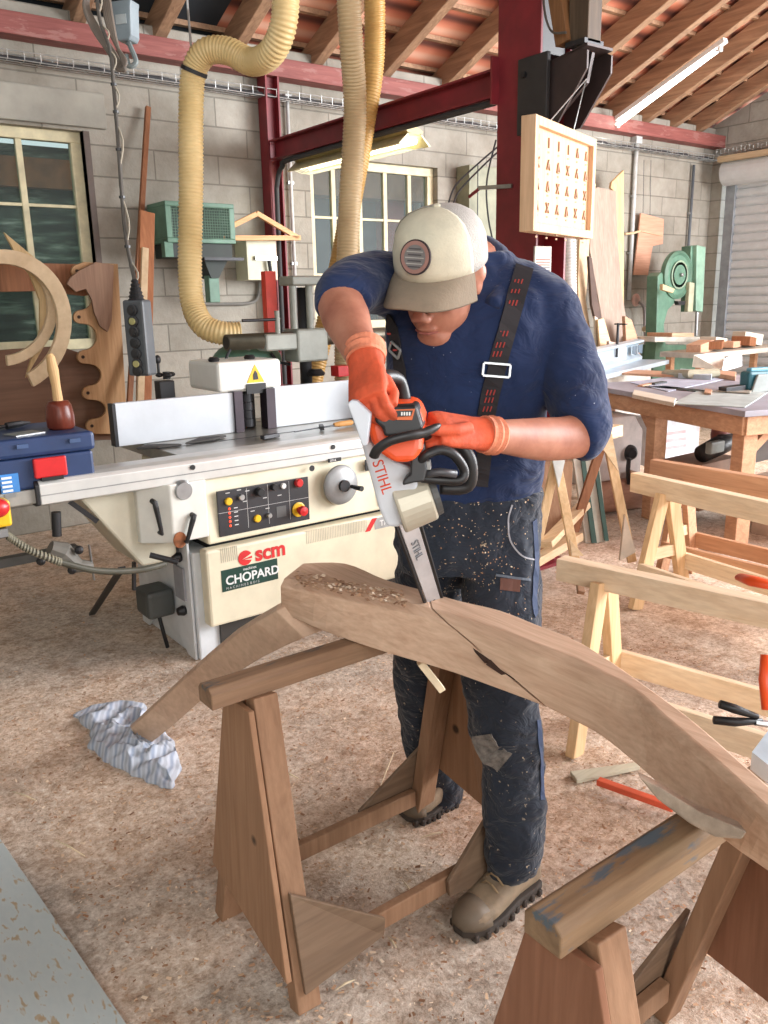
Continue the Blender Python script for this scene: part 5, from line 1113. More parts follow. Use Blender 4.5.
# ================================================================ LEANING SLABS
def lean(name, pts, Y, th, m_, lb, cat='slab'): return MB().prism([onY(x, y, Y + (200 - y) * .0012) for x, y in pts], (0, th, 0)).build(name, m_, label=lb, cat=cat, bevel=.004)
lean('waney_slab', [(592, 190), (598, 187), (616, 191), (618, 240), (622, 290), (630, 345), (630, 420), (608, 420), (604, 330), (590, 250)], 5.55, .05, wood('grey_slab', (150, 132, 120), (182, 164, 148), 'Z'), 'wide grey brown waney edged slab leaning at the wall', 'slab')
lean('pale_plank', [(611, 188), (612, 182), (624, 170), (624, 250), (624, 320), (626, 420), (620, 420), (616, 260), (615, 192)], 5.72, .03, M_pineZ, 'tall pale plank with pointed top behind the grey slab', 'plank')
lean('tan_plank', [(580, 236), (592, 180), (596, 184), (590, 238), (586, 300), (592, 340), (596, 420), (582, 420), (578, 280)], 5.4, .03, M_arc, 'narrow tan plank between the thin white hose and the grey slab', 'plank')
lean('dark_slab', [(589, 256), (592, 258), (598, 300), (608, 345), (609, 420), (604, 420), (602, 345), (592, 305)], 5.30, .03, mat('dark_bark', (92, 74, 66), .8), 'dark thin slab leaning under the grey slab', 'slab')
lean('thin_strip', [(580, 316), (583, 318), (592, 350), (594, 420), (588, 420)], 5.2, .02, M_bw, 'thin grey strip at the foot of the tan plank', 'strip')
lean('thin_strip', [(595, 316), (598, 318), (601, 350), (602, 420), (596, 420)], 5.2, .02, M_bw, 'thin grey strip in front of the dark slab', 'strip')
lean('short_board', [(598, 320), (604, 318), (612, 346), (614, 420), (606, 420)], 5.15, .02, M_pine, 'short pale board in front of the grey slab', 'board')
lean('short_board', [(625, 316), (632, 320), (640, 345), (640, 420), (630, 420)], 5.35, .04, M_bo, 'orange short board leaning right of the grey slab', 'board')
lean('short_board', [(609, 341), (626, 345), (626, 420), (609, 420)], 5.05, .03, mat('pinkish_board', (204, 176, 160), .7), 'stubby pinkish board before the foot of the grey slab', 'board')
q = MB(); q.prism([onY(x, y, 5.93) for x, y in [(641, 213), (664, 219), (663, 244), (653, 246), (648, 275), (634, 275)]], (0, .02, 0)); ob_ = q.build('orange_board', wood('salmon_board', (202, 150, 124), (222, 174, 148), 'X'), label='salmon coloured angular board hanging on the wall near the conduit', cat='board', bevel=.003)
for a, b_ in (((640, 231), (663, 236)),): MB().bar(onY(*a, 5.92), onY(*b_, 5.92), .012, .006).build('pale_line', M_pine, ob_)
MB().tube([onY(625, 234, 5.9), onY(634, 233, 5.9), onY(640, 231, 5.9)], .012, 8).build('wooden_peg', M_pine, label='pale peg across the conduit beside the salmon board', cat='peg')
for a, b_, lb in (((644, 160), (643, 213), 'left thin string holding the salmon board'), ((651, 160), (650, 215), 'right thin string holding the salmon board')): MB().cyl(onY(*a, 5.93), onY(*b_, 5.93), .003, n=5).build('hanging_string', M_dsteel, label=lb, cat='string')
hk = thing('water_tap', 'pinkish wall tap with a drooping hose near the bandsaw', 'tap', onY(637, 302, 5.9)); MB().ell(onY(636, 300, 5.88), (.06, .04, .07)).build('tap_body', mat('tap_pink', (196, 160, 150), .5), hk, smooth=True); MB().tube(smoothpath([onY(638, 302, 5.85), onY(644, 308, 5.85), onY(645, 330, 5.85), onY(646, 345, 5.85)]), .018, 8).build('hose', mat('grey_hose', (130, 120, 116), .6), hk)
MB().tube(smoothpath([onY(644, 329, 5.7), onY(651, 330, 5.7), onY(658, 325, 5.6), onY(660, 322, 5.5)]), .03, 10).build('cream_hose_end', mat('cream_hose_end', (200, 180, 148), .5), label='short cream hose end curving to the bandsaw', cat='hose')

# ================================================================ THE WORKER
from mathutils.bvhtree import BVHTree
def skin_mat(name, base, hi, lo):
    m, nt, b = newmat(name); v = mapping(nt, (1, 1, 1)); nt.links.new(ramp(nt, nz(nt, v, 12, 5, .6), [(.3, lo), (.5, base), (.72, hi)]), b.inputs['Base Color']); b.inputs['Roughness'].default_value = .5
    b.inputs['Subsurface Weight'].default_value = .08; b.inputs['Subsurface Radius'].default_value = (.02, .008, .004); bump(nt, b, nz(nt, v, 90, 3), .15, .002); return m
M_skin = skin_mat('skin', (172, 114, 92), (190, 134, 110), (150, 92, 74))
def cloth_mat(name, c, c2, wr=.5, dust=None, dsc=60, thr=.68, ws=14):
    m, nt, b = newmat(name); v = mapping(nt, (1, 1, 1)); col = ramp(nt, nz(nt, v, 6, 5, .6), [(.3, c), (.7, c2)])
    if dust:
        mx = nt.nodes.new('ShaderNodeMix'); mx.data_type = 'RGBA'; n1 = nz(nt, v, dsc, 2, .6); n2 = nz(nt, v, 5, 3, .6)
        ml_ = nt.nodes.new('ShaderNodeMath'); ml_.operation = 'MULTIPLY'; nt.links.new(ramp(nt, n1, [(thr, (0, 0, 0)), (thr + .04, (255, 255, 255))]), ml_.inputs[0]); nt.links.new(ramp(nt, n2, [(.4, (60, 60, 60)), (.6, (255, 255, 255))]), ml_.inputs[1])
        nt.links.new(ml_.outputs[0], mx.inputs[0]); nt.links.new(col, mx.inputs[6]); mx.inputs[7].default_value = (*lin(dust), 1); col = mx.outputs[2]
    nt.links.new(col, b.inputs['Base Color']); b.inputs['Roughness'].default_value = .85; b.inputs['Specular IOR Level'].default_value = .2
    b.inputs['Sheen Weight'].default_value = .15
    fo = nz(nt, mapping(nt, (1, 1, 1.6)), ws, 3, .5, 1.5); bump(nt, b, fo, wr, .03); return m
M_sweat = cloth_mat('navy_sweatshirt_cloth', (24, 36, 66), (34, 50, 86), .45, (190, 196, 206), 120, .74, 9)
M_trous = cloth_mat('charcoal_trouser_cloth', (32, 36, 46), (46, 52, 62), .6, (196, 176, 150), 75, .67, 12)
per = thing('person', 'worker in navy sweatshirt, braces and pale cap, bending over an orange chainsaw', 'person', onz(475, 880, 0))
def seg(q, P_, n=20, sq=.9): # P_: (x, y, t, r)
    pts = [at(x, y, t) for x, y, t, r in P_]; q.tube(smoothpath(pts, 4), [r for r in interp([p[3] for p in P_], 4)], n, sq=sq); return q
def interp(v, k):
    out = []
    for a, b_ in zip(v, v[1:]):
        for j in range(k): out.append(a + (b_ - a) * j / k)
    return out + [v[-1]]
def ringz(x, y, t, hw, hd, n=28, tilt=0, pw=.8):
    c_ = at(x, y, t); out = []
    for k in range(n):
        a = 2 * PI * k / n; ca, sa = math.cos(a), math.sin(a)
        ca = math.copysign(abs(ca) ** pw, ca); sa = math.copysign(abs(sa) ** pw, sa)
        out.append(c_ + rt * hw * ca + fh * hd * sa + Zu * (tilt * sa * hd))
    return out
# head frame
yaw_, pit_ = math.radians(33), math.radians(22)
hh_ = (-fh * math.cos(yaw_) - rt * math.sin(yaw_)); HF = (hh_ * math.cos(pit_) - Zu * math.sin(pit_)); HU = (hh_ * math.sin(pit_) + Zu * math.cos(pit_)); HR = HF.cross(HU).normalized()
rl = math.radians(6); HR2 = HR * math.cos(rl) + HU * math.sin(rl); HU = HU * math.cos(rl) - HR * math.sin(rl); HR = HR2
HC = at(441, 272, 1.85); HM = Matrix((HR, HF, HU)).transposed(); HS = 1.06
def hl(x, y, z): return HC + (HR * x + HF * y + HU * z) * HS
# ---- body (one continuous skin): head, neck, trunk, arms, legs
b0 = MB()
b0.ell(hl(0, -.012, .03), (.076 * HS, .095 * HS, .092 * HS), HM, 24, 16)
b0.ell(hl(0, .022, -.058), (.068 * HS, .070 * HS, .080 * HS), HM, 20, 14)
b0.ell(hl(0, .054, -.116), (.044 * HS, .036 * HS, .030 * HS), HM, 16, 10)          # chin
b0.ell(hl(0, .074, .022), (.055 * HS, .018 * HS, .012 * HS), HM, 16, 8)             # brow
for s in (-1, 1):
    b0.ell(hl(s * .036, .062, -.036), (.026 * HS, .022 * HS, .024 * HS), HM, 14, 10)  # cheeks
    b0.ell(hl(s * .079, -.008, -.012), (.009 * HS, .022 * HS, .036 * HS), HM, 14, 10) # ears
    b0.ell(hl(s * .084, -.014, .0), (.012 * HS, .018 * HS, .022 * HS), HM, 12, 8)
    b0.ell(hl(s * .012, .104, -.060), (.012 * HS, .013 * HS, .010 * HS), HM, 12, 8)
b0.loft([[hl(math.cos(a) * w_, y + math.sin(a) * w_ * .5, z) for a in [2 * PI * k / 10 for k in range(10)]] for w_, y, z in ((.008, .080, .015), (.010, .092, -.01), (.013, .104, -.036), (.017, .116, -.056), (.013, .100, -.069))])
b0.ell(hl(0, .088, -.088), (.025 * HS, .010 * HS, .0055 * HS), HM, 14, 8); b0.ell(hl(0, .086, -.101), (.022 * HS, .010 * HS, .006 * HS), HM, 14, 8)
neckb = at(470, 262, 1.99)
b0.tube([hl(0, -.03, -.03), (hl(0, -.03, -.03) + neckb) / 2, neckb, at(471, 290, 2.0)], [.06, .062, .068, .08], 20)
b0.loft([ringz(*r) for r in ((466, 550, 2.16, .145, .09), (468, 500, 2.14, .14, .09), (468, 440, 2.08, .15, .10), (470, 370, 2.02, .165, .105), (471, 320, 2.0, .17, .10), (472, 285, 2.0, .14, .08), (470, 266, 1.99, .08, .06))])
seg(b0, [(430, 290, 2.0, .06), (400, 283, 1.98, .062), (368, 280, 1.9, .055), (345, 288, 1.8, .05), (340, 300, 1.75, .049), (346, 318, 1.70, .050), (357, 345, 1.62, .037), (365, 362, 1.575, .029), (368, 370, 1.56, .022), (370, 378, 1.545, .014)])
seg(b0, [(510, 290, 2.0, .06), (545, 312, 1.99, .062), (568, 360, 1.96, .055), (582, 410, 1.91, .05), (584, 432, 1.87, .05), (566, 438, 1.84, .049), (540, 439, 1.79, .047), (508, 437, 1.72, .037), (487, 435, 1.672, .029), (478, 434, 1.66, .022), (468, 433, 1.645, .014)])
LEGA = [(500, 545, 2.15, .10), (503, 600, 2.10, .10), (500, 660, 2.07, .10), (504, 712, 2.07, .092), (512, 760, 2.11, .082), (514, 820, 2.15, .082), (513, 862, 2.175, .074), (515, 874, 2.18, .066)]
LEGB = [(436, 550, 2.22, .10), (428, 620, 2.36, .10), (424, 680, 2.47, .092), (430, 735, 2.56, .085), (438, 775, 2.62, .082), (440, 797, 2.65, .075)]
seg(b0, [(x, y, t, r * .7) for x, y, t, r in LEGA]); seg(b0, [(x, y, t, r * .7) for x, y, t, r in LEGB])
bodym = b0.build('body', M_skin, per, remesh=.0048, msmooth=2)
MB().tube([hl(-.026, .086, -.094), hl(-.01, .0985, -.0945), hl(.01, .0985, -.0945), hl(.026, .086, -.094)], [.002, .003, .003, .002], 8).build('lips', mat('lip_colour', (150, 88, 78), .5), per)
for s in (-1, 1):
    ey = MB().ell(hl(s * .031, .070, .000), (.013 * HS, .012 * HS, .010 * HS), HM, 14, 10).build('eye', mat('eye_white', (220, 214, 208), .3), per, smooth=True)
    MB().ell(hl(s * .031, .078, -.003), (.0055, .005, .0055), HM, 10, 8).build('iris', mat('iris_dark', (50, 40, 34), .3), ey)
    MB().ell(hl(s * .031, .0735, .006), (.0155, .0115, .0075), HM, 14, 8).build('eyelid', M_skin, ey, smooth=True)
    MB().tube([hl(s * .015, .089, .017), hl(s * .032, .088, .022), hl(s * .05, .078, .016)], [.003, .004, .002], 8).build('eyebrow', mat('hair_brown', (86, 66, 52), .8), per)
# hair under the cap
hr = MB()
for k, (ra, z0_, z1_) in enumerate([(1.0, -.045, .04)]):
    rings = []
    for z in (-.05, -.03, -.005, .03, .045):
        w_ = 1.0 if z > -.02 else (.93 if z > -.04 else .84)
        ring_ = []
        for j in range(25):
            a = math.radians(195) + math.radians(150) * j / 24 - 0; a = math.radians(192 + 156 * j / 24)
            ring_.append(hl(.083 * w_ * math.cos(a), -.01 + .101 * w_ * math.sin(a), z))
        for j in range(24, -1, -1):
            a = math.radians(192 + 156 * j / 24); ring_.append(hl(.074 * w_ * math.cos(a), -.01 + .09 * w_ * math.sin(a), z))
        rings.append(ring_)
    hr.loft(rings)
hr.build('hair', mat('greying_hair', (150, 136, 120), .9, 0, .3, 60, .6, 160), per, smooth=True)
# cap
cap = []
def capring(rx, ry, z, a0=0, a1=360, n=40, yo=-.008, off=0): return [hl((rx + off) * math.cos(math.radians(a0 + (a1 - a0) * k / n)), yo + (ry + off) * math.sin(math.radians(a0 + (a1 - a0) * k / n)), z + off * .5) for k in range(n + (0 if a1 - a0 == 360 else 1))]
prof = [(.0925, .112, .014), (.0935, .113, .035), (.0925, .109, .062), (.086, .098, .088), (.074, .082, .108), (.055, .06, .122), (.03, .033, .130), (.006, .006, .133)]
crown = MB().loft([capring(*p) for p in prof]).build('cap_crown', mat('cap_mesh_grey', (176, 172, 166), .85, 0, .08, 30, .6, 260), per, smooth=True)
fp_ = MB()
rr = [capring(p[0], p[1], p[2], 18, 162, 30, off=.0022) for p in prof]
fp_.loft([r_ + capring(p[0] - .002, p[1] - .002, p[2], 18, 162, 30)[::-1] for r_, p in zip(rr, prof)]); fp_.build('front_panel', mat('cap_cream', (206, 200, 178), .85, 0, .06, 20, .3, 200), crown, smooth=True)
MB().tube([hl(.0955 * math.cos(math.radians(18)), 0, 0) * 0 + p for p in [capring(q_[0], q_[1], q_[2], 17, 18, 1, off=.003)[0] for q_ in prof]], .0016, 6).build('seam', mat('seam_grey', (140, 134, 122), .8), crown)
MB().ell(hl(0, -.008, .135), (.009, .009, .004), HM, 12, 6).build('top_button', mat('cap_cream', (206, 200, 178), .8), crown)
br_ = MB(); rows = []
for th in (.0, -.004):
    for v_ in ([0, .33, .66, 1] if th == 0 else [1, .66, .33, 0]):
        row = []
        for k in range(25):
            u_ = -1 + 2 * k / 24; a = u_ * math.radians(74)
            bx0 = .093 * math.sin(a); by0 = -.008 + .112 * math.cos(a)
            tx = .106 * u_ * (1 - .06 * u_ * u_); ty = .114 + .052 * (1 - abs(u_) ** 3.2) - .075 * (abs(u_) ** 3.2)
            row.append(hl(bx0 * (1 - v_) + tx * v_, by0 * (1 - v_) + ty * v_, .020 - .030 * v_ - .026 * (u_ * u_) * v_ + .006 * math.sin(v_ * PI) + th))
        rows.append(row)
br_.loft(rows, cap=False, closed=False)
a_ = br_
a_.build('cap_brim', mat('cap_brim_taupe', (136, 122, 104), .85, 0, .06, 20, .3, 200), crown, smooth=True)
# round badge on the cap front
nb = (HF * .93 + HU * .37).normalized(); bc = hl(-.004, .103, .070); ub = HR; vb = nb.cross(ub)
def disc(q, c_, r, th, n=36): return q.lathe([(0, 0), (r, 0), (r, th), (0, th)], c_, nb, n)
bd = disc(MB(), bc, .036, .005).build('cap_badge', mat('badge_dark', (52, 40, 42), .7), crown)
disc(MB(), bc, .033, .006).build('badge_ring', mat('badge_salmon', (156, 118, 108), .7), crown); disc(MB(), bc, .025, .007).build('badge_field', mat('badge_grey', (120, 118, 116), .7), crown)
for k in range(7):
    y = -.018 + k * .006; w_ = math.sqrt(max(.0004, .023 ** 2 - y * y)) * (.95 if k % 2 else .7)
    MB().prism([bc + nb * .007 + ub * a + vb * (y + b_) for a, b_ in ((-w_, 0), (w_, 0), (w_, .0022), (-w_, .0022))], nb * .0012).build('badge_line', mat('badge_pale', (170, 168, 164), .7) if k % 2 else mat('badge_mid', (74, 72, 76), .7), crown)

# ---- sweatshirt
q = MB()
q.loft([ringz(*r) for r in ((468, 512, 2.13, .172, .122), (469, 490, 2.13, .182, .135), (468, 450, 2.09, .19, .142), (469, 410, 2.05, .192, .142), (470, 370, 2.01, .20, .14), (472, 330, 1.985, .208, .135), (472, 300, 1.98, .20, .122), (472, 280, 1.985, .172, .105), (471, 264, 1.985, .115, .09), (470, 252, 1.98, .09, .078))])
seg(q, [(430, 295, 1.99, .10), (400, 285, 1.97, .092), (372, 283, 1.90, .076), (350, 288, 1.81, .068), (343, 297, 1.76, .064), (345, 307, 1.74, .059)], 24)
seg(q, [(505, 298, 1.99, .10), (535, 303, 1.985, .095), (556, 335, 1.98, .086), (572, 380, 1.94, .082), (581, 412, 1.90, .078), (582, 430, 1.87, .072), (574, 436, 1.855, .062)], 24)
swt = q.build('sweatshirt', M_sweat, per, remesh=.007, msmooth=5)
# soft folds
tx = bpy.data.textures.new('fold_noise', 'CLOUDS'); tx.noise_scale = .09; tx.noise_depth = 2
md = swt.modifiers.new('folds', 'DISPLACE'); md.texture = tx; md.strength = .020; md.mid_level = .5; md.texture_coords = 'LOCAL'
q = MB(); hc_ = at(473, 262, 2.0)
q.tube(smoothpath([at(444, 290, 1.90), at(452, 268, 1.92), at(462, 256, 2.03), at(484, 250, 2.06), at(500, 260, 1.99), at(504, 282, 1.93), at(492, 306, 1.86)], 6), [.018, .022, .026, .03, .034, .036, .036, .036, .036, .036, .036, .036, .036, .036, .036, .036, .036, .036, .036, .034, .032, .03, .03, .03, .028, .028, .028, .026, .026, .026, .024, .024, .022, .022, .02, .02, .018][:37], 16); q.build('hood', M_sweat, per, smooth=True)
# ---- trousers
q = MB()
q.loft([ringz(*r) for r in ((469, 488, 2.13, .188, .140), (468, 510, 2.135, .186, .135), (467, 540, 2.15, .19, .135), (467, 565, 2.16, .175, .12))])
seg(q, LEGA, 24, 1.0); seg(q, LEGB, 24, 1.0)
tro = q.build('trousers', M_trous, per, remesh=.007, msmooth=4)
tx2 = bpy.data.textures.new('fold_noise_trousers', 'CLOUDS'); tx2.noise_scale = .07; tx2.noise_depth = 2
md = tro.modifiers.new('folds', 'DISPLACE'); md.texture = tx2; md.strength = .024; md.mid_level = .5; md.texture_coords = 'LOCAL'
bpy.context.view_layer.update()
DG = bpy.context.evaluated_depsgraph_get()
def bvh(o): 
    e = o.evaluated_get(DG); me = e.to_mesh(); mw = e.matrix_world
    t = BVHTree.FromPolygons([mw @ v_.co for v_ in me.vertices], [p.vertices[:] for p in me.polygons]); e.to_mesh_clear(); return t
BS = bvh(swt); BT = bvh(tro)
def surf(t, x, y, off=.004):
    d = ray(x, y).normalized(); h_ = t.ray_cast(CO, d)
    if h_[0] is None: return None
    n_ = h_[1]; n_ = -n_ if n_.dot(d) > 0 else n_
    return h_[0] + n_ * off, n_
def strip(t, pts, w_, nme, m_, th=.004, off=.002, par=None):
    P_ = []
    for x, y in smooth2(pts, 5):
        h_ = surf(t, x, y, off)
        if h_: P_.append(h_)
    q = MB(); rings = []
    for i, (p, n_) in enumerate(P_):
        d = (P_[min(i + 1, len(P_) - 1)][0] - P_[max(0, i - 1)][0]).normalized(); s_ = d.cross(n_).normalized() * w_ / 2
        rings.append([p - s_, p + s_, p + s_ + n_ * th, p - s_ + n_ * th])
    q.loft(rings); return q.build(nme, m_, par or per)
def smooth2(pts, k): return [(v_.x, v_.y) for v_ in smoothpath([V((a, b_, 0)) for a, b_ in pts], k)]
M_strap = mat('brace_black', (30, 26, 30), .8)
brr = strip(BS, [(524, 268), (518, 290), (508, 325), (498, 362), (489, 400), (486, 415)], .042, 'brace', M_strap)
strip(BS, [(484, 450), (482, 470), (480, 486)], .036, 'brace', M_strap)
brl = strip(BS, [(388, 318), (395, 335), (400, 365), (404, 395), (406, 405)], .034, 'brace', M_strap)
M_rp = mat('brace_red_print', (150, 48, 42), .8)
for (x, y) in ((518, 284), (515, 294), (512, 304), (500, 345), (497, 354), (503, 334), (491, 392), (489, 400), (487, 408)):
    h_ = surf(BS, x, y, .0075)
    if h_:
        q = MB()
        for k in range(3): q.bar(h_[0] + rt * (-.011 + k * .008) - Zu * .006, h_[0] + rt * (-.007 + k * .008) + Zu * .006, .003, .001, h_[1])
        q.build('red_lettering', M_rp, brr)
for (x, y) in ((393, 333), (396, 343), (399, 350)):
    h_ = surf(BS, x, y, .0075)
    if h_: MB().bar(h_[0] - rt * .008, h_[0] + rt * .008, .004, .001, h_[1]).build('red_lettering', M_rp, brl)
def buckle(x, y, w_, h__, par, ang=0):
    c_, n_ = surf(BS, x, y, .012); s_ = (rt - n_ * rt.dot(n_)).normalized(); u_ = n_.cross(s_); u_ = u_ if u_.z > 0 else -u_
    s_, u_ = s_ * math.cos(ang) + u_ * math.sin(ang), u_ * math.cos(ang) - s_ * math.sin(ang)
    cs = [c_ + s_ * a * w_ + u_ * b_ * h__ for a, b_ in ((-1, -1), (1, -1), (1, 1), (-1, 1))]; q = MB()
    for a, b_ in zip(cs, cs[1:] + cs[:1]): q.bar(a, b_, .006, .004, n_)
    q.build('buckle', M_steel, par, bevel=.001)
buckle(495, 370, .031, .014, brr, -.1); buckle(399, 350, .02, .011, brl, -.5)
# knee patch, pocket stitching, patches
for pts, w_, nme, m_ in (([(482, 735), (490, 752), (505, 762)], .075, 'knee_wear', mat('knee_dust', (116, 110, 104), .9, 0, .3, 50)), ([(500, 584), (520, 586)], .03, 'leather_patch', mat('patch_brown', (96, 62, 52), .8)), ([(512, 505), (508, 520), (510, 540), (522, 556), (534, 560)], .004, 'pocket_stitching', mat('stitch_grey', (150, 150, 156), .8)), ([(534, 520), (536, 560), (534, 600), (536, 615)], .02, 'side_panel', mat('denim_blue', (50, 64, 92), .85)), ([(538, 720), (541, 760), (542, 800)], .016, 'side_panel', mat('denim_blue', (50, 64, 92), .85)), ([(496, 575), (515, 578), (530, 580)], .006, 'pocket_flap_edge', mat('flap_edge', (92, 100, 112), .85))):
    strip(BT, pts, w_, nme, m_, .002, .001)
bw_ = strip(BT, [(425, 492), (450, 494), (480, 495), (510, 493), (530, 489)], .035, 'belt', M_black)
h_ = surf(BT, 468, 493, .012); MB().box(h_[0], (.045, .02, .022), Matrix((rt, fh, Zu)).transposed()).build('belt_buckle', mat('dull_brass', (176, 160, 120), .4, .5), bw_, bevel=.003)
# sawdust flakes on the trousers: part of the worker, uncountable
q = MB(); random.seed(11)
for i in range(300):
    x = random.gauss(478, 32); y = random.choice((random.gauss(530, 28), random.gauss(575, 40), random.gauss(600, 60)))
    h_ = surf(BT, x, y, .001)
    if not h_: continue
    c_, n_ = h_; a = random.uniform(0, PI); s_ = (rt * math.cos(a) + Zu * math.sin(a)); s_ = (s_ - n_ * s_.dot(n_)).normalized(); u_ = n_.cross(s_); l = random.uniform(.0008, .0022); w_ = l * random.uniform(.3, .8)
    q.face([q.bm.verts.new(c_ + s_ * l * a_ + u_ * w_ * b_) for a_, b_ in ((-1, -1), (1, -1), (1, 1), (-1, 1))])
o = q.build('sawdust_specks', M_flake, per); o['kind'] = 'stuff'
# ---- boots
def boot(toe, heel, z=0, lift=0, nme='boot'):
    d = V((toe.x - heel.x, toe.y - heel.y, 0)); L = d.length; d.normalize(); s_ = V((-d.y, d.x, 0))
    def bp(u_, v_, w_): return heel + d * u_ * L + s_ * v_ + Zu * (w_ + z)
    out = [(0, -.030), (0, .030), (.12, .037), (.35, .037), (.6, .050), (.8, .050), (.93, .036), (1.0, .014), (1.0, -.014), (.93, -.038), (.8, -.052), (.6, -.050), (.35, -.037), (.12, -.037)]
    q = MB()
    secs_ = [(.0, .028, .03, .09), (.06, .037, .03, .125), (.18, .041, .03, .16), (.32, .042, .03, .155), (.42, .044, .03, .125), (.55, .049, .03, .10), (.7, .053, .03, .082), (.84, .050, .03, .078), (.94, .038, .03, .068), (.995, .018, .03, .05)]
    rings = []
    for u_, w_, z0_, z1_ in secs_:
        r_ = []
        for k in range(20):
            a = 2 * PI * k / 20; ca, sa = math.cos(a), math.sin(a); r_.append(bp(u_, w_ * math.copysign(abs(ca) ** .75, ca), (z0_ + z1_) / 2 - .006 + (z1_ - z0_) / 2 * math.copysign(abs(sa) ** .75, sa)))
        rings.append(r_)
    q.loft(rings)
    q.tube([bp(.2, 0, .10), bp(.19, 0, .15), bp(.18, 0, .19)], [.05, .052, .054], 20, sq=1.1)
    up_ = q.build(nme, mat('boot_leather', (140, 122, 100), .7, 0, .2, 14, .4, 60), per, remesh=.005, msmooth=3)
    q = MB(); q.prism([bp(u_, v_ * 1.08, .008) for u_, v_ in out], (0, 0, .022))
    for k in range(9):
        uu = .08 + k * .105; ww = .047 if .4 < uu < .9 else .037
        for sg in (-1, 1): q.box(bp(uu, sg * ww, .010), (.014, .02, .020), Matrix((d, s_, Zu)).transposed())
    q.build('sole', mat('boot_sole', (64, 56, 50), .8), up_, bevel=.004)
    MB().loft([[bp(u_, w_ * math.cos(a), .03 + h_ * max(0, math.sin(a)) ** .8) for a in [PI * k / 14 for k in range(15)]] for u_, w_, h_ in ((.76, .0545, .054), (.86, .050, .050), (.94, .040, .042), (1.002, .02, .024))]).build('toe_cap', mat('toe_rubber', (112, 98, 82), .6), up_, smooth=True)
    for k in range(5):
        u_ = .34 + k * .065; zz_ = .150 - k * .0125
        MB().tube([bp(u_, -.028, zz_ - .018), bp(u_ + .01, -.01, zz_), bp(u_ + .012, .01, zz_), bp(u_, .028, zz_ - .018)], .003, 6).build('lace', mat('lace_brown', (146, 122, 92), .8), up_)
    MB().tube([bp(.19, .053 * math.cos(a), .175) + d * .055 * math.sin(a) for a in [2 * PI * k / 20 for k in range(21)]], .009, 8, cap=False).build('collar', mat('boot_collar', (84, 72, 60), .9), up_)
    return up_
boot(onz(458, 938, 0), onz(533, 884, 0)); boot(onz(404, 822, 0), onz(452, 800, 0))

# ---- gloves
M_gl = mat('glove_orange', (202, 84, 50), .75, 0, .16, 20, .4, 90)
def hand(wrist, knuck, lat, curl, nm_w, thumb, seglen=(.040, .028, .022), spread=.019, bend=(25, 60, 60), scale=1.0):
    """palm from wrist to knuckles, four fingers bending towards curl, thumb path given"""
    q = MB(); ax = (knuck - wrist).normalized(); lat = (lat - ax * lat.dot(ax)).normalized(); cu_ = (curl - ax * curl.dot(ax) - lat * curl.dot(lat)).normalized()
    def rg(c_, w_, h__): return [c_ + lat * w_ * math.cos(a) + cu_ * h__ * math.sin(a) for a in [2 * PI * k / 16 for k in range(16)]]
    q.loft([rg(wrist - ax * .03, .036, .034), rg(wrist, .036, .032), rg(wrist + ax * .02, .038, .026), rg(wrist + ax * .04, .042, .022), rg(knuck - ax * .015, .044, .020), rg(knuck + ax * .004, .040, .014)])
    for i in range(4):
        p = knuck + lat * (i - 1.5) * spread - ax * (.012 + .004 * abs(i - 1.2)); pts = [p - ax * .015, p]; ang = 0; ln = (1, 1.08, 1.0, .82)[i]
        for s_, bn in zip(seglen, bend):
            ang += math.radians(bn + 4 * i); p = p + (ax * math.cos(ang) + cu_ * math.sin(ang)) * s_ * ln * scale; pts.append(p)
        q.tube(pts, [.0095, .0098, .0095, .0088, .0078], 12)
    q.tube(thumb, [.014, .0125, .011, .009], 12)
    g = q.build('glove', M_gl, per, remesh=.0032, msmooth=2)
    MB().lathe([(.036, -.0), (.040, .006), (.037, .014), (.041, .022), (.037, .03), (.038, .04), (.030, .04), (.030, 0)], wrist - ax * .045, ax, 24).build('cuff', mat('cuff_peach', (216, 132, 100), .8, 0, .15, 30, .4, 120), g)
    return g
wr = at(366, 362, 1.575); kn = at(368, 400, 1.52)
hand(wr, kn, (fh * .75 - rt * .65), (rt * .75 + fh * .5), '', [wr + (kn - wr) * .25 + rt * .018, wr + (kn - wr) * .5 + rt * .036 - fh * .01, wr + (kn - wr) * .85 + rt * .048, wr + (kn - wr) * 1.15 + rt * .045], bend=(20, 50, 60))
wl_ = at(481, 434, 1.665); kl = at(436, 428, 1.60)
hand(wl_, kl, (Zu * .55 + fh * .8), (-Zu * .8 + fh * .5), '', [wl_ + (kl - wl_) * .3 + Zu * .012 - fh * .02, wl_ + (kl - wl_) * .6 + Zu * .006 - fh * .034, kl + Zu * .0 - fh * .03 , kl - rt * .035 - fh * .022 - Zu * .0], bend=(35, 55, 60))

# ================================================================ CHAINSAW
cs = thing('chainsaw', 'battery chainsaw, orange and pale grey with black handles, held by the worker', 'chainsaw', at(400, 470, 1.6))
M_cw = mat('saw_pale_grey', (206, 212, 220), .4, 0, .04); M_cc = mat('saw_cream_metal', (196, 190, 172), .4, .3, .06)
def pz(pts, t, depth, nme, m_, bev=.006, par=None, dirv=None, slope=0):
    dv = (dirv or (fh * .9 + rt * .12)).normalized() * depth
    return MB().prism([at(x, y, t + slope * (y - 440)) for x, y in pts], dv).build(nme, m_, par or cs, bevel=bev, seg=3)
pz([(347, 404), (351, 400), (357, 401), (371, 414), (367, 446), (362, 446), (355, 425)], 1.50, .02, 'rear_guard_plate', M_cw, .003)
pz([(358, 432), (368, 440), (395, 462), (414, 468), (420, 500), (410, 520), (398, 528), (386, 527), (378, 508), (368, 470)], 1.56, .11, 'drive_housing', M_cw, .014, slope=.0010)
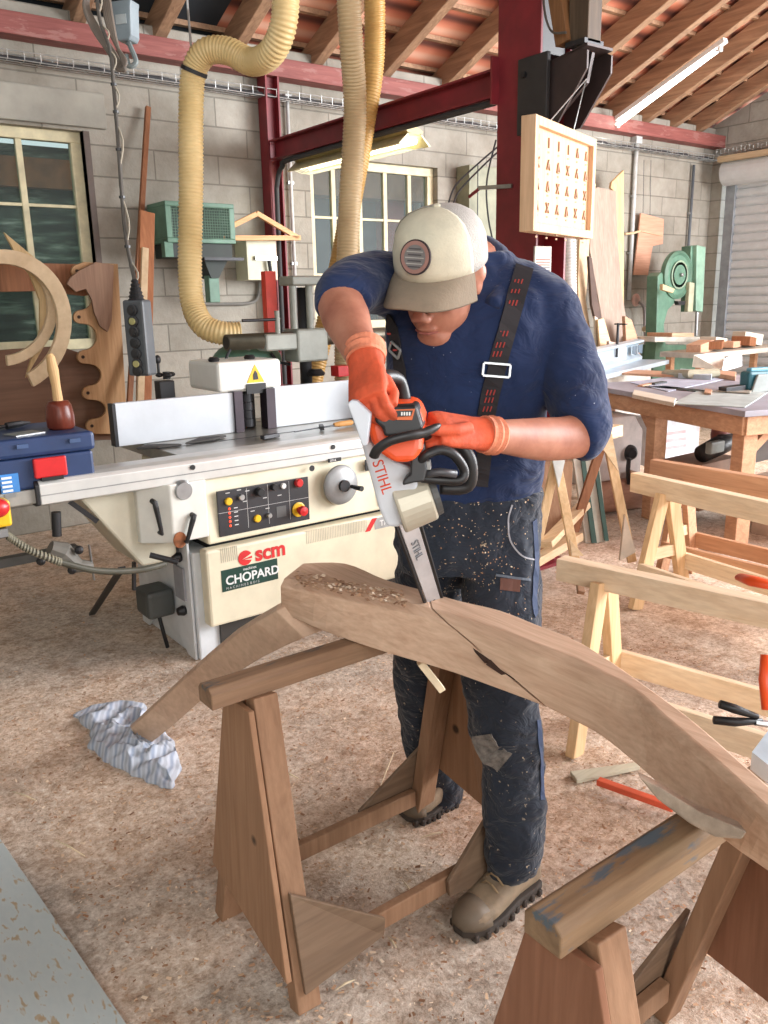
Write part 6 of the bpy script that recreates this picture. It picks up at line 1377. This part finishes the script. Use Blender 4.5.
pz([(367, 428), (371, 414), (379, 407), (392, 402), (416, 403), (423, 420), (422, 450), (414, 463), (394, 464), (381, 455), (371, 443)], 1.535, .11, 'motor_cover', M_orange, .014)
bt_ = pz([(374, 409), (380, 406), (416, 405), (423, 428), (418, 436), (384, 437), (382, 428), (375, 423)], 1.515, .07, 'battery', M_black, .006)
pz([(389, 410), (415, 409), (412, 420), (397, 420)], 1.512, .004, 'battery_label', mat('label_orange', (226, 110, 52), .5), 0, bt_)
pz([(392, 411), (413, 410.5), (411, 416), (396, 417)], 1.509, .002, 'label_field', mat('label_dark', (40, 36, 36), .5), 0, bt_)
for k in range(4): pz([(401 + k * 2.6, 412), (402.6 + k * 2.6, 412), (402.6 + k * 2.6, 415.4), (401 + k * 2.6, 415.6)], 1.507, .001, 'charge_mark', M_white, 0, bt_)
hd = MB().tube(smoothpath([at(374, 456, 1.50), at(378, 449, 1.49), at(390, 441, 1.485), at(408, 436, 1.49), at(424, 433, 1.51), at(440, 425, 1.53)], 5), [.0105] * 22 + [.010, .009, .007, .004], 14, sq=.8).build('hand_guard', M_black, cs, smooth=True)
# wrap handle under the left hand
MB().tube(smoothpath([at(368, 470, 1.58), at(362, 440, 1.50), at(385, 428, 1.46), at(410, 432, 1.56), at(432, 436, 1.61), at(456, 442, 1.63), at(470, 460, 1.64), at(468, 486, 1.66), at(440, 488, 1.66)][3:], 6), .013, 14).build('wrap_handle', M_black, cs, smooth=True)
pz([(411, 444), (424, 443), (427, 470), (424, 482), (414, 483), (402, 486), (403, 480), (410, 474)], 1.56, .05, 'handle_root', M_black, .004)
MB().tube(smoothpath([at(420, 462, 1.57), at(426, 455, 1.56), at(440, 450, 1.57), at(454, 455, 1.58), at(464, 470, 1.6), at(460, 480, 1.6), at(440, 480, 1.6), at(422, 478, 1.59)], 5), .0095, 12).build('trigger_guard', M_black, cs, smooth=True)
MB().tube([at(424, 474, 1.575), at(440, 472, 1.575), at(456, 474, 1.585)], .008, 10).build('lower_rail', mat('dark_grey_plastic', (62, 62, 66), .4), cs, smooth=True)
pz([(419, 462), (430, 461), (431, 470), (420, 471)], 1.565, .02, 'lock_lever', mat('grey_lever', (126, 126, 124), .4), .002)
MB().tube(smoothpath([at(390, 436, 1.60), at(380, 404, 1.58), at(376, 392, 1.53), at(382, 378, 1.54), at(398, 380, 1.58), at(404, 400, 1.60)], 5), .014, 12).build('rear_handle', M_black, cs, smooth=True)
sh = MB().cyl(at(396, 506, 1.66), at(431, 494, 1.66), .058, .052, 28).build('sprocket_cover', M_cc, cs, bevel=.006, rings_smooth=False)
MB().cyl(at(431, 494, 1.655), at(437, 492, 1.655), .047, .044, 28).build('cover_cap', mat('cap_dark_grey', (70, 70, 68), .5), sh)

# bar, chain, lettering
Pa = at(403, 508, 1.69); Pb = onz(439, 617, .800); bd_ = (Pb - Pa).normalized(); nv = (ray(420, 560).normalized()); sd = bd_.cross(nv).normalized(); bn = sd.cross(bd_).normalized()
if sd.dot(rt) < 0: sd = -sd
if bn.dot(nv) > 0: bn = -bn
L_ = (Pb - Pa).length; bn = (bn + sd * .35).normalized(); sd = (sd - bn * sd.dot(bn)).normalized()
out = [(0, -.021), (L_ * .85, -.017), (L_ * .95, -.013), (L_ * .99, -.006), (L_, 0), (L_ * .99, .006), (L_ * .95, .013), (L_ * .85, .017), (0, .021)]
MB().prism([Pa + bd_ * a + sd * b_ - bn * .0025 for a, b_ in out], bn * .005).build('guide_bar', mat('bar_steel', (206, 208, 212), .3, .5), cs, bevel=.001)
q = MB(); pc = [(a, b_ * 1.18 + math.copysign(.002, b_)) for a, b_ in out if b_ != 0]; pc.insert(4, (L_ * 1.015, 0)); q.tube(smoothpath([Pa + bd_ * a + sd * b_ for a, b_ in pc], 5), .0042, 6); q.build('saw_chain', M_dsteel, cs)
vl = sd * -1 if bd_.cross(sd * -1).dot(bn) > 0 else sd
text('bar_lettering', 'STIHL', .026, Pa + bd_ * .11 - vl * .009 + bn * .0035, bd_, vl, mat('bar_print', (110, 112, 116), .5), cs)
MB().cyl(Pa + bd_ * L_ * .82 + bn * .002, Pa + bd_ * L_ * .82 + bn * .0035, .004).build('bar_hole', M_black, cs)
A_ = at(372, 462, 1.545); B_ = at(386, 505, 1.60); u_ = (B_ - A_).normalized(); nn_ = -ray(380, 480).normalized(); v_ = nn_.cross(u_)
text('body_lettering', 'STIHL', .030, A_ + nn_ * .006 , u_, v_, mat('lettering_orange_red', (206, 70, 40), .5), cs)
